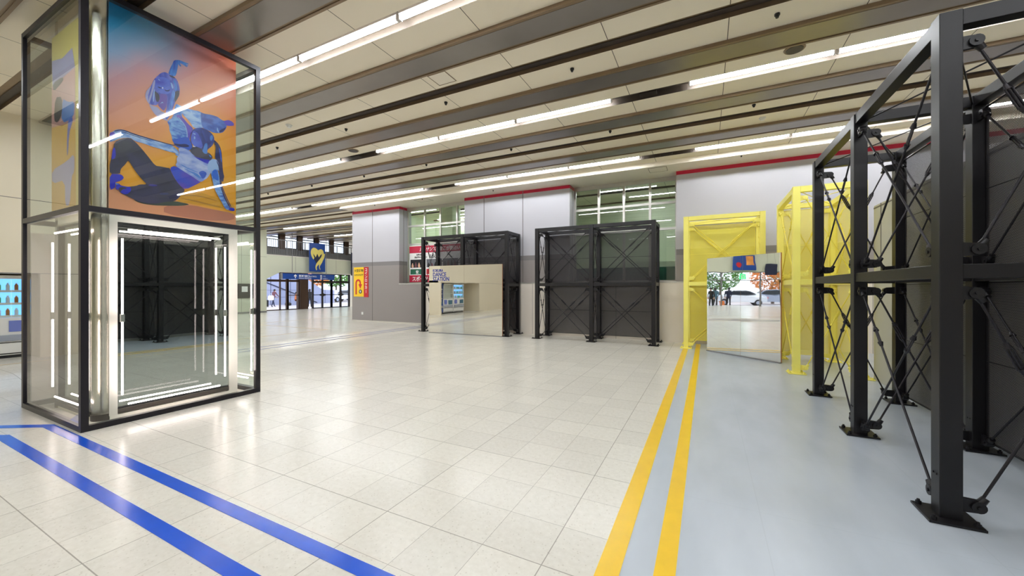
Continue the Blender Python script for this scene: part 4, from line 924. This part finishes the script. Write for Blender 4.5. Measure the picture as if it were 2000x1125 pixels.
# ---------------------------------------------------------------- signs
R_X = (1, 0, 0); R_Y = (0, 1, 0)            # right-hand direction of a sign facing -Y / facing +X
s = thing('locker_sign', 'yellow and red coin locker sign with a curved red arrow on the left pillar', 'sign', (-12.95, YB - .02, 1.15))
mb = MB(); mb.box((-13.36, YB - .02, 1.15), (-12.78, YB, 2.38)); local(s, mb.build('yellow_panel', 'sign_yellow', s))
mb = MB(); mb.box((-12.77, YB - .02, 1.13), (-12.52, YB, 2.38)); local(s, mb.build('red_panel', 'sign_red', s))
o = (-13.36, YB - .0205, 1.15)
text_part('headline_lettering', [('大型荷物', .29, 1.04, .135, 'CENTER')], 'ink_black', s, o, R_X, bold=.002)
text_part('small_lettering', [('入れられます', .29, .88, .09, 'CENTER')], 'ink_black', s, o, R_X, bold=.002)
text_part('white_lettering', [(c, .715, 1.07 - k * .148, .15, 'CENTER') for k, c in enumerate('コインロッカ')] + [('|', .715, .19, .14, 'CENTER')], 'ink_white', s, o, R_X, bold=.003)
pts = [(-13.24 + .0, 1.22)]
mb = MB(); cxs, czs, ro, ri = -13.10, 1.72, .16, .085
out = [(cxs - ro, 1.24), (cxs - ro, czs)] + [(cxs - ro * math.cos(a), czs + ro * math.sin(a)) for a in [PI * k / 12 for k in range(1, 12)]] + [(cxs + ro, czs), (cxs + ro, czs - .05), (cxs + ro + .07, czs - .05), (cxs + (ro + ri) / 2, czs - .24), (cxs + ri - .07, czs - .05), (cxs + ri, czs - .05), (cxs + ri, czs)] + [(cxs + ri * math.cos(a), czs + ri * math.sin(a)) for a in [PI * k / 12 for k in range(1, 12)]] + [(cxs - ri, czs), (cxs - ri, 1.24)]
mb.prism(out, 1, YB - .024, YB - .02); local(s, mb.build('red_arrow', 'sign_red', s))
mb = MB(); mb.tube((-12.97, YB - .02, 1.36), (-12.97, YB - .024, 1.36), .085, n=28); local(s, mb.build('round_symbol', 'ink_black', s))
mb = MB(); mb.tube((-12.97, YB - .0245, 1.37), (-12.97, YB - .0255, 1.37), .04, n=24); mb.box((-13.0, YB - .0255, 1.31), (-12.94, YB - .0245, 1.36)); local(s, mb.build('symbol_lock', 'ink_white', s))
ou = thing('wall_socket', 'small white socket plate low on the left pillar', 'socket', (-12.87, YB - .01, .45))
mb = MB(); mb.box((-12.92, YB - .012, .40), (-12.82, YB, .51)); local(ou, mb.build('plate', 'white', ou)); mb = MB(); mb.box((-12.885, YB - .015, .44), (-12.855, YB - .012, .47)); local(ou, mb.build('cover', 'ink_white', ou))

s = thing('gym_poster', 'crimson and white gym advert with Japanese text in the window behind the left black frame', 'poster', (-9.5, 11.98, 1.74))
px0, px1, pz0, pz1 = -10.66, -8.2, 1.74, 3.2; py = 11.98
mb = MB(); mb.box((px0, py, pz0), (px1, py + .02, pz1)); local(s, mb.build('panel', 'ink_white', s))
mb = MB(); mb.box((px0, py - .003, 2.90), (px1, py, 3.17)); mb.box((px0, py - .003, pz0), (px1, py, 2.02)); local(s, mb.build('crimson_band', 'sign_crimson', s))
mb = MB(); mb.box((px0 + .05, py - .003, 2.05), (px0 + .82, py, 2.26)); local(s, mb.build('green_tag', 'sign_green', s))
mb = MB(); mb.box((px0 + .86, py - .003, 2.05), (px0 + 1.6, py, 2.26)); local(s, mb.build('red_tag', 'sign_red', s))
o = (px0, py - .004, pz0)
text_part('white_lettering', [('ルネサンス小倉こが面白い!', .52, 1.23, .17, 'LEFT', .95), ('スポーツクラブ', .14, .06, .2, 'LEFT', 1.0), ('安', .40, .345, .15, 'CENTER'), ('効', 1.2, .345, .15, 'CENTER')], 'ink_white', s, o, R_X, bold=.004)
text_part('black_lettering', [('お得に始める', .36, 1.06, .07, 'LEFT'), ('月会費キャンペーン', .26, .96, .07, 'LEFT'), ('3,500', 1.02, .94, .19, 'LEFT')], 'ink_black', s, o, R_X, bold=.004)
def mini_photo(xa, xb, seed, dark):
    rr = random.Random(seed); mb = MB(); za, zb = 2.32, 2.64; mb.box((xa, py - .003, za), (xb, py, zb), 0)
    for k in range(4):
        x = xa + (xb - xa) * (.15 + .22 * k); h = rr.uniform(.15, .27); y0 = py - .004 - k * .0003
        pts = smooth_poly([(x - .05, za + .002), (x + .06, za + .002), (x + .05, za + h * .6), (x + .02, za + h * .75), (x + .025, za + h), (x - .02, za + h), (x - .025, za + h * .75), (x - .05, za + h * .6)])
        mb.add([(p[0], y0, p[1]) for p in pts], [tuple(range(len(pts)))], 1 + k % 2)
    local(s, mb.build('photo_print', ['c_grey' if not dark else 'c_black', 'c_black' if not dark else 'skin', 'c_plum'], s))
mini_photo(px0 + .05, px0 + .8, 3, True); mini_photo(px0 + .86, px0 + 1.6, 4, False); mini_photo(px0 + 1.65, px0 + 2.35, 5, False)

s = thing('direction_sign', 'long blue direction sign with white arrow hanging before the glass doors', 'sign', (-22.0, 15.75, 2.04))
mb = MB(); mb.box((-22.06, 14.0, 2.04), (-22.0, 17.5, 2.38)); local(s, mb.build('sign_box', 'sign_blue', s))
mb = MB(); mb.box((-22.06, 13.9, 2.03), (-22.0, 14.0, 2.39)); local(s, mb.build('end_cap', 'grey', s))
for y in (14.6, 16.9):
    mb = MB(); mb.box((-22.04, y - .012, 2.38), (-22.02, y + .012, ZC)); local(s, mb.build('hanger', 'grey', s))
mb = MB(); ay, az = 14.78, 2.1
mb.prism([(ay - .025, az), (ay + .025, az), (ay + .025, az + .15), (ay + .08, az + .1), (ay + .1, az + .14), (ay, az + .24), (ay - .1, az + .14), (ay - .08, az + .1), (ay - .025, az + .15)], 0, -22.0, -21.996); local(s, mb.build('arrow', 'ink_white', s))
text_part('white_lettering', [('新幹線口', 1.0, .15, .155, 'LEFT', 1.15), ('(小倉城口)', 1.72, .16, .1, 'LEFT'), ('Shinkansen Gate (North)', 1.0, .05, .085, 'LEFT', .95), ('バス', 2.65, .2, .09, 'LEFT'), ('タクシー', 2.65, .05, .09, 'LEFT')], 'ink_white', s, (-22.0, 14.0, 2.04), R_Y, bold=.002)
mb = MB(); mb.box((-22.0, 16.45, 2.22), (-21.996, 16.57, 2.34)); mb.box((-22.0, 16.45, 2.07), (-21.996, 16.57, 2.19)); local(s, mb.build('pictogram', 'ink_white', s))
mb = MB(); mb.box((-21.996, 16.475, 2.26), (-21.994, 16.545, 2.31)); mb.box((-21.996, 16.475, 2.1), (-21.994, 16.545, 2.15)); local(s, mb.build('pictogram_glyph', 'sign_blue', s))

def banner(label, y0, y1, z0, z1, deco, x=-22.3):
    s = thing('banner', label, 'banner', (x, (y0 + y1) / 2, z0))
    mb = MB(); mb.box((x - .02, y0, z0), (x, y1, z1)); local(s, mb.build('cloth', 'sign_blue' if deco < 3 else 'navy', s))
    for y in (y0 + .1, y1 - .1):
        mb = MB(); mb.tube((x - .01, y, z1), (x - .01, y, ZC), .006, n=6); local(s, mb.build('cord', 'grey', s))
    yc, w_, h_ = (y0 + y1) / 2, y1 - y0, z1 - z0
    if deco == 1:
        mb = MB(); mb.prism([(yc - .33 * w_, z0 + .55 * h_), (yc, z0 + .8 * h_), (yc + .35 * w_, z0 + .5 * h_), (yc, z0 + .22 * h_)], 0, x, x + .003); local(s, mb.build('dark_diamond', 'navy', s))
        mb = MB()
        def ribbon(path, wd, d):
            L = []; Rr = []
            for i, p in enumerate(path):
                a = Vector(path[max(0, i - 1)]); b = Vector(path[min(len(path) - 1, i + 1)]); t_ = (b - a).normalized(); n_ = Vector((-t_.y, t_.x)) * wd * (1 - .75 * i / len(path)) / 2
                L.append(Vector(p) + n_); Rr.append(Vector(p) - n_)
            vs = [(x + d, yc + q.x * w_, z0 + q.y * h_) for q in L + Rr]; n = len(path)
            mb.add(vs, [(i, i + 1, n + i + 1, n + i) for i in range(n - 1)])
        bez = lambda p0, p1, p2, p3, n=14: [tuple(Vector(p0) * (1 - t) ** 3 + Vector(p1) * 3 * t * (1 - t) ** 2 + Vector(p2) * 3 * t * t * (1 - t) + Vector(p3) * t ** 3) for t in [i / n for i in range(n + 1)]]
        ribbon(bez((-.02, .62), (-.25, .82), (-.48, .7), (-.22, .45)), .30, .004)
        ribbon(bez((.02, .6), (.25, .82), (.5, .7), (.22, .42)), .24, .005)
        ribbon(bez((.38, .66), (.4, .35), (-.25, .3), (-.05, .06)), .20, .006)
        ribbon(bez((.3, .5), (.3, .3), (.0, .25), (.18, .08)), .13, .007)
        local(s, mb.build('gold_ribbons', 'gold', s))
    if deco == 2:
        mb = MB(); mb.tube((x, yc + .2 * w_, z0 + .4 * h_), (x + .004, yc + .2 * w_, z0 + .4 * h_), .3 * h_ * .6, n=24); local(s, mb.build('red_disc', 'sign_red', s))
        mb = MB(); mb.prism([(yc - .45 * w_, z0 + .35 * h_), (yc - .15 * w_, z0 + .35 * h_), (yc - .12 * w_, z0 + .95 * h_), (yc - .42 * w_, z0 + .95 * h_)], 0, x, x + .004); local(s, mb.build('tan_patch', 'leaf_orange', s))
    return s
banner('blue hanging banner with flowing gold ribbons in front of the mezzanine', 15.9, 17.03, 2.56, 4.38, 1)
banner('dark blue hanging banner half hidden behind the left pillar', 19.1, 20.2, 2.4, 4.0, 3)
banner('wide blue banner with a red disc over the left entrance, seen in the mirror', 3.4, 4.9, 2.85, 3.9, 2, -22.4)
banner('small plain navy banner beside the wide one, seen in the mirror', 2.0, 2.75, 2.5, 3.3, 3, -22.4)
s = thing('exit_sign', 'green lit exit sign hanging at the left entrance, seen in the mirror', 'sign', (-22.4, 4.2, 2.2))
mb = MB(); mb.box((-22.42, 3.98, 2.2), (-22.36, 4.4, 2.6)); local(s, mb.build('lit_box', 'exit_lit', s))
mb = MB(); mb.box((-22.36, 4.08, 2.26), (-22.355, 4.3, 2.54)); local(s, mb.build('white_doorway', 'ink_white', s))
mb = MB(); mb.box((-22.355, 4.15, 2.28), (-22.352, 4.2, 2.5)); mb.box((-22.355, 4.12, 2.36), (-22.352, 4.25, 2.41)); local(s, mb.build('running_figure', 'exit_lit', s))
mb = MB(); mb.tube((-22.39, 4.19, 2.6), (-22.39, 4.19, ZC), .01, n=6); local(s, mb.build('hanger', 'grey', s))
# notices on the far wall seen through the display case
s = thing('notice_board', 'dark notice panel with a white square on the far left wall', 'notice', (XF, 12.3, 1.0))
mb = MB(); mb.box((XF + .006, 11.75, .95), (XF + .03, 12.75, 1.75)); local(s, mb.build('panel', 'dark', s)); mb = MB(); mb.box((XF + .03, 12.1, 1.3), (XF + .035, 12.4, 1.6)); local(s, mb.build('white_square', 'ink_white', s))

# things only the left mirror shows: a screen with windows behind
s = thing('folding_screen', 'low white screen on legs by the near wall, seen in the left mirror', 'screen', (-9.8, -6.5, 0))
mb = MB(); mb.box((-11.4, -6.52, .45), (-8.9, -6.48, 1.05)); local(s, mb.build('panel', 'white_board', s))
for x in (-11.3, -9.0):
    mb = MB(); mb.box((x - .02, -6.52, fz(x)), (x + .02, -6.48, 1.05)); mb.box((x - .03, -6.8, fz(x)), (x + .03, -6.2, fz(x) + .03)); local(s, mb.build('leg', 'grey', s))
mb = MB(); mb.box((-11.6, -9.0, .9), (-8.2, -8.97, 3.0), 0); struct('window_10', mb, 'screen_grey')

# ---------------------------------------------------------------- people
def person(label, loc, rz, J, top, bottom, shoes='dark', hair=True, z=0, scale=1.0):
    """J: joint dictionary in metres, x forward, y left, z up; one skinned body mesh, hair and hands' grip built with it"""
    names = ['pel', 'wai', 'che', 'nec', 'hea', 'hdt', 'shl', 'ell', 'wrl', 'hal', 'shr', 'elr', 'wrr', 'har', 'hil', 'knl', 'anl', 'tol', 'hir', 'knr', 'anr', 'tor']
    rad = dict(pel=.15, wai=.13, che=.155, nec=.055, hea=.09, hdt=.08, shl=.062, ell=.045, wrl=.03, hal=.034, shr=.062, elr=.045, wrr=.03, har=.034, hil=.095, knl=.062, anl=.042, tol=.034, hir=.095, knr=.062, anr=.042, tor=.034)
    E_ = [('pel', 'wai'), ('wai', 'che'), ('che', 'nec'), ('nec', 'hea'), ('hea', 'hdt'), ('che', 'shl'), ('shl', 'ell'), ('ell', 'wrl'), ('wrl', 'hal'), ('che', 'shr'), ('shr', 'elr'), ('elr', 'wrr'), ('wrr', 'har'),
          ('pel', 'hil'), ('hil', 'knl'), ('knl', 'anl'), ('anl', 'tol'), ('pel', 'hir'), ('hir', 'knr'), ('knr', 'anr'), ('anr', 'tor')]
    vs = [J[k] for k in names]; es = [(names.index(a), names.index(b)) for a, b in E_]; rr = [rad[k] for k in names]
    for sd in ('l', 'r'):       # five fingers on each hand
        wv = Vector(J['wr' + sd]); hv = Vector(J['ha' + sd]); d = (hv - wv).normalized(); q = d.cross(Vector((1, 0, 0)) if abs(d.x) < .8 else Vector((0, 0, 1))).normalized(); hi_ = names.index('ha' + sd)
        for k, (of, ln) in enumerate(((-.026, .055), (-.009, .07), (.009, .066), (.026, .05), (-.05, .035))):
            p1 = hv + q * of + d * (.025 if k < 4 else -.01); p2 = hv + q * of * 1.15 + d * (ln + .02 if k < 4 else .025) + Vector((0, 0, -.012)); i0 = len(vs)
            vs += [tuple(p1), tuple(p2)]; rr += [.011, .008]; es += [(hi_, i0), (i0, i0 + 1)]
    me = bpy.data.meshes.new('body'); me.from_pydata(vs, es, []); ob = bpy.data.objects.new('body_rig', me); COL.objects.link(ob)
    sk = ob.modifiers.new('skin', 'SKIN'); sk.use_smooth_shade = True
    for i, v in enumerate(me.skin_vertices[0].data): v.radius = (rr[i], rr[i] * (.78 if i in (0, 1, 2) else 1)); v.use_root = i == 0
    sb = ob.modifiers.new('sub', 'SUBSURF'); sb.levels = 2; sb.render_levels = 2
    dg = bpy.context.evaluated_depsgraph_get(); bmv = bpy.data.meshes.new_from_object(ob.evaluated_get(dg)); bpy.data.objects.remove(ob)
    for m in ('skin', top, bottom, shoes): bmv.materials.append(M[m])
    segs = [(Vector(vs[a]), Vector(vs[b]), a, b) for a, b in es]
    def part_of(c):
        best = 9; bi = 0
        for a, b, ia, ib in segs:
            ab = b - a; t = max(0, min(1, (c - a).dot(ab) / max(ab.length_squared, 1e-9))); dd = (c - (a + ab * t)).length - (rr[ia] * (1 - t) + rr[ib] * t)
            if dd < best: best = dd; bi = (ia, ib)
        return bi
    for p in bmv.polygons:
        ia, ib = part_of(p.center); n0 = names[ia] if ia < 22 else 'f'; n1 = names[ib] if ib < 22 else 'f'
        if n1 in ('hea', 'hdt', 'f', 'hal', 'har'): mi = 0
        elif n1 in ('tol', 'tor'): mi = 3
        elif n1 in ('hil', 'hir', 'knl', 'knr', 'anl', 'anr'): mi = 2
        else: mi = 1
        p.material_index = mi; p.use_smooth = True
    root = thing('person', label, 'person', loc, rz); root.scale = (scale,) * 3
    b = bpy.data.objects.new('body', bmv); COL.objects.link(b); b.parent = root
    h = Vector(J['hea']) * .5 + Vector(J['hdt']) * .5; f_ = (h - Vector(J['nec'])); 
    mb = MB(); mb.ball((h.x - .02, h.y, h.z + .03), .105, sc=(1, .92, 1.0)); mb.box((h.x - .1, h.y - .06, h.z - .12), (h.x - .04, h.y + .06, h.z + .02)); mb.build('hair', 'hair' if hair else 'cloth', root)
    mb = MB(); mb.tube((h.x + .085, h.y, h.z + .0), (h.x + .115, h.y, h.z - .025), .012, .016, 8); mb.build('nose', 'skin', root)
    mb = MB()
    for s_ in (-1, 1): mb.ball((h.x + .085, h.y + s_ * .034, h.z + .02), .011, seg=8, ring=6)
    mb.build('eyes', 'dark', root)
    return root
def pose(lean=0, stride=0.0, armf=0.1, ext=0):
    L = lean; c = lambda z: (z - .92) * L
    J = dict(pel=(0, 0, .92), wai=(c(1.08), 0, 1.08), che=(c(1.30), 0, 1.30), nec=(c(1.46), 0, 1.46), hea=(c(1.54) + .02, 0, 1.54), hdt=(c(1.63) + .03, 0, 1.63))
    for s_, n in ((1, 'l'), (-1, 'r')):
        st = stride * s_
        J['sh' + n] = (c(1.38), s_ * .18, 1.38); J['el' + n] = (c(1.38) + armf * .8, s_ * .22, 1.12); J['wr' + n] = (c(1.38) + armf * 2.2 + ext, s_ * .2, .93 + abs(ext) * .2); J['ha' + n] = (c(1.38) + armf * 2.5 + ext * 1.15, s_ * .195, .86 + abs(ext) * .25)
        J['hi' + n] = (0, s_ * .09, .88); J['kn' + n] = (st * .5 + .03, s_ * .1, .48); J['an' + n] = (st, s_ * .1, .08); J['to' + n] = (st + .15, s_ * .11, .035)
    return J
def bag(label, loc, size, m, name='shoulder_bag', handle=True):
    t = thing(name, label, 'bag', loc); sx, sy, sz = size
    mb = MB(); mb.prism(smooth_poly([(-sx / 2, 0), (sx / 2, 0), (sx / 2 * 1.05, sz * .6), (sx / 2 * .7, sz), (-sx / 2 * .7, sz), (-sx / 2 * 1.05, sz * .6)], 1), 1, -sy / 2, sy / 2); mb.build('bag_body', m, t, .01)
    mb = MB()
    for k in range(8):
        a0, a1 = PI * k / 8, PI * (k + 1) / 8; mb.tube((sx * .3 * math.cos(a0), 0, sz + .16 * math.sin(a0)), (sx * .3 * math.cos(a1), 0, sz + .16 * math.sin(a1)), .01, n=6)
    mb.build('strap', m, t); return t
def suitcase(label, loc, m, h=.62):
    t = thing('suitcase', label, 'suitcase', loc)
    mb = MB(); mb.box((-.13, -.21, .05), (.13, .21, h)); mb.build('shell', m, t, .03)
    mb = MB(); mb.box((-.02, -.1, h), (.0, -.085, h + .3)); mb.box((-.02, .085, h), (.0, .1, h + .3)); mb.box((-.025, -.1, h + .29), (.005, .1, h + .315)); mb.build('pull_handle', 'grey', t)
    for x in (-.09, .09):
        for y in (-.16, .16):
            mb = MB(); mb.tube((x - .012, y, .027), (x + .012, y, .027), .027, n=12); mb.build('wheel', 'dark', t)
    return t
GZ = -.15
person('person in a plum top walking behind the glass at the far left, carrying white bags', (-34.2, 20.9, GZ), 1.9, pose(.3, .3, .18, .1), 'c_plum', 'c_navy', scale=.92)
bag('white shoulder bag held by the walking person outside the glass', (-33.85, 20.5, .45), (.5, .25, .42), 'c_white')
suitcase('black suitcase pushed by the walking person outside the glass', (-34.3, 20.3, GZ), 'c_black')
sit = pose(.1); 
for s_, n in ((1, 'l'), (-1, 'r')):
    for k in ('hi', 'kn', 'an', 'to'): pass
    sit['kn' + n] = (.42, s_ * .12, .88); sit['an' + n] = (.45, s_ * .12, .48); sit['to' + n] = (.6, s_ * .12, .44)
person('person in an orange top sitting on a low ledge outside the glass', (-36.0, 24.2, -.55), 1.2, sit, 'c_orange', 'c_black')
mb = MB(); mb.box((-36.6, 23.5, GZ), (-35.95, 25.0, .12)); tag(mb.build('ledge', 'stair_grey', None, .01), 'low grey ledge under the sitting person outside the glass', 'ledge')
bag('dark bag on the ground beside the sitting person', (-35.6, 23.2, GZ), (.5, .3, .3), 'c_black', 'duffel_bag')
person('person in black standing outside the glass door by the bronze pier', (-31.0, 22.15, GZ), 2.6, pose(.15, .12, .2, .12), 'c_black', 'c_black', scale=.93)
person('person in dark jacket walking left of the orange suitcase, seen in the mirror', (-25.0, 5.6, GZ), 3.2, pose(.02, .2, .08), 'c_teal', 'c_black')
person('person in a grey-blue jacket walking right of the orange suitcase, seen in the mirror', (-25.2, 4.55, GZ), 3.2, pose(.02, -.18, .08), 'c_navy', 'c_black')
suitcase('orange suitcase between the two walking people, seen in the mirror', (-25.1, 5.05, GZ), 'c_orange', .6)
person('person in dark clothes at the left rim of the mirror view', (-23.5, 6.15, GZ), 0.2, pose(.05, .05, .1), 'c_black', 'c_black')
person('person in dark clothes by the near wall, at the right of the left mirror', (-9.0, -7.6, .0), 1.4, pose(.0, .05, .2, .2), 'c_grey', 'c_black')

# ---------------------------------------------------------------- outside: stair wall, cars, trees
mb = MB(); mb.prism([(14, GZ), (30.2, GZ), (30.2, 1.3), (28.7, 1.35), (26.9, 2.45), (22.0, 5.2), (14, 5.2)], 0, -38.3, -38, 0)
for y in (19, 21, 23, 25, 27, 29): mb.box((-38.0, y - .02, GZ), (-37.99, y + .02, min(5.2, 2.45 + (26.9 - y) * .56) if y < 26.9 else 1.3), 1)
for z in (.6, 1.3): mb.box((-38.0, 14, z), (-37.99, 27.5, z + .02), 1)
mb.prism([(20, 3.0), (28.0, -.1), (28.0, 0.0), (20, 3.1)], 0, -37.98, -37.95, 1)
tag(mb.build('stair_wall', ['stair_grey', 'c_navy']), 'blue-grey panelled stair wall outside the far glass doors', 'wall')
def car(label, x, y, rz, paint, sc=1.0):
    t = thing('car', label, 'car', (x, y, GZ), rz)
    prof = [(-2.15, .35), (-2.2, .75), (-2.05, .95), (-1.35, 1.02), (-.75, 1.42), (.65, 1.45), (1.25, 1.02), (2.0, .9), (2.2, .7), (2.2, .35)]
    mb = MB(); n = 4
    prof = smooth_poly(prof, 1); ws = [(.86, 0), (.9, .0)]
    k = len(prof); vs = []
    for yy, ins in ((-.85, 1), (-.6, 0), (.6, 0), (.85, 1)):
        for p in prof:
            yk = yy if p[1] < 1.0 else yy * (.82 if ins else .95); vs.append((p[0] * (.985 if ins else 1), yk, p[1]))
    fs = []
    for j in range(3):
        for i in range(k): fs.append((j * k + i, j * k + (i + 1) % k, (j + 1) * k + (i + 1) % k, (j + 1) * k + i))
    fs += [tuple(range(k)), tuple(range(4 * k - 1, 3 * k - 1, -1))]
    mb.add(vs, fs, 0, False); mb.build('body', paint, t, .03)
    for s_ in (-1, 1):
        mb = MB(); mb.prism([(-1.2, 1.04), (-.7, 1.36), (.55, 1.38), (1.05, 1.04)], 1, s_ * .70, s_ * .80); mb.build('side_window', 'car_glass', t)
    mb = MB(); mb.add([(1.28, -.62, 1.02), (1.28, .62, 1.02), (.72, .55, 1.43), (.72, -.55, 1.43)], [(0, 1, 2, 3)]); mb.build('windscreen', 'car_glass', t)
    for x_ in (-1.35, 1.35):
        for s_ in (-1, 1):
            mb = MB(); mb.tube((x_, s_ * .70, .32), (x_, s_ * .88, .32), .32, n=24); wv = mb.build('wheel', 'tyre', t); mb = MB(); mb.tube((x_, s_ * .88, .32), (x_, s_ * .89, .32), .19, n=16); mb.build('hub', 'car_silver', wv)
    for s_ in (-1, 1):
        mb = MB(); mb.box((-2.22, s_ * .55 - .14, .7), (-2.15, s_ * .55 + .14, .84)); mb.build('tail_lamp', 'sign_red', t)
        mb = MB(); mb.box((2.1, s_ * .55 - .16, .66), (2.2, s_ * .55 + .16, .8)); mb.build('head_lamp', 'ink_white', t)
    return t
car('white car parked across the left entrance, seen in the mirror', -31, 2.4, PI / 2 + .1, 'car_white')
car('silver car parked behind the white one at the left entrance', -34.5, -1.2, PI / 2, 'car_silver')
car('white car outside the far right glass doors', -40, 32.5, PI / 2 + .2, 'car_white')
car('silver car beyond the white one outside the far glass doors', -44, 36.5, PI / 2, 'car_silver')
def tree(label, x, y, h, r, m, seed):
    rr = random.Random(seed); t = thing('tree', label, 'tree', (x, y, GZ))
    mb = MB(); mb.tube((0, 0, 0), (.1, .05, h * .5), .14, .09, 10)
    for k in range(5):
        a = k * 1.3; mb.tube((.1, .05, h * .45), (math.cos(a) * r * .5, math.sin(a) * r * .5, h * .72), .05, .02, 6)
    mb.build('trunk', 'bark', t)
    mb = MB()
    for k in range(1500):
        u = rr.uniform(-1, 1); a = rr.uniform(0, 2 * PI); q = r * rr.uniform(.45, 1) ** .5; sq = math.sqrt(1 - u * u)
        c = Vector((q * sq * math.cos(a) * rr.uniform(.85, 1.1), q * sq * math.sin(a), h * .7 + q * u * .8)); s_ = r * .06
        d1 = Vector((rr.uniform(-1, 1), rr.uniform(-1, 1), rr.uniform(-1, 1))).normalized() * s_; d2 = d1.orthogonal().normalized() * s_ * .7
        mb.add([c - d1, c + d2, c + d1, c - d2], [(0, 1, 2, 3)])
    mb.build('foliage', m, t); return t
tree('green tree outside the left entrance, leftmost in the mirror', -42, 11, 4.6, 2.9, 'leaf_green', 1)
tree('red-leaved tree outside the left entrance, seen in the mirror', -39, 6.2, 4.2, 2.3, 'leaf_red', 2)
tree('green tree behind the white car, seen in the mirror', -43, 1.8, 4.8, 2.6, 'leaf_green', 3)
tree('orange-leaved tree over the parked cars, seen in the mirror', -38, -2.4, 4.2, 2.2, 'leaf_orange', 4)
tree('green tree outside the left entrance, rightmost in the mirror', -44, -7, 4.8, 3, 'leaf_green', 5)
tree('orange-leaved tree outside the far glass doors', -46, 33, 5.2, 2.4, 'leaf_orange', 6)
tree('green tree beyond the cars outside the far glass doors', -50, 40, 6, 3, 'leaf_green', 7)
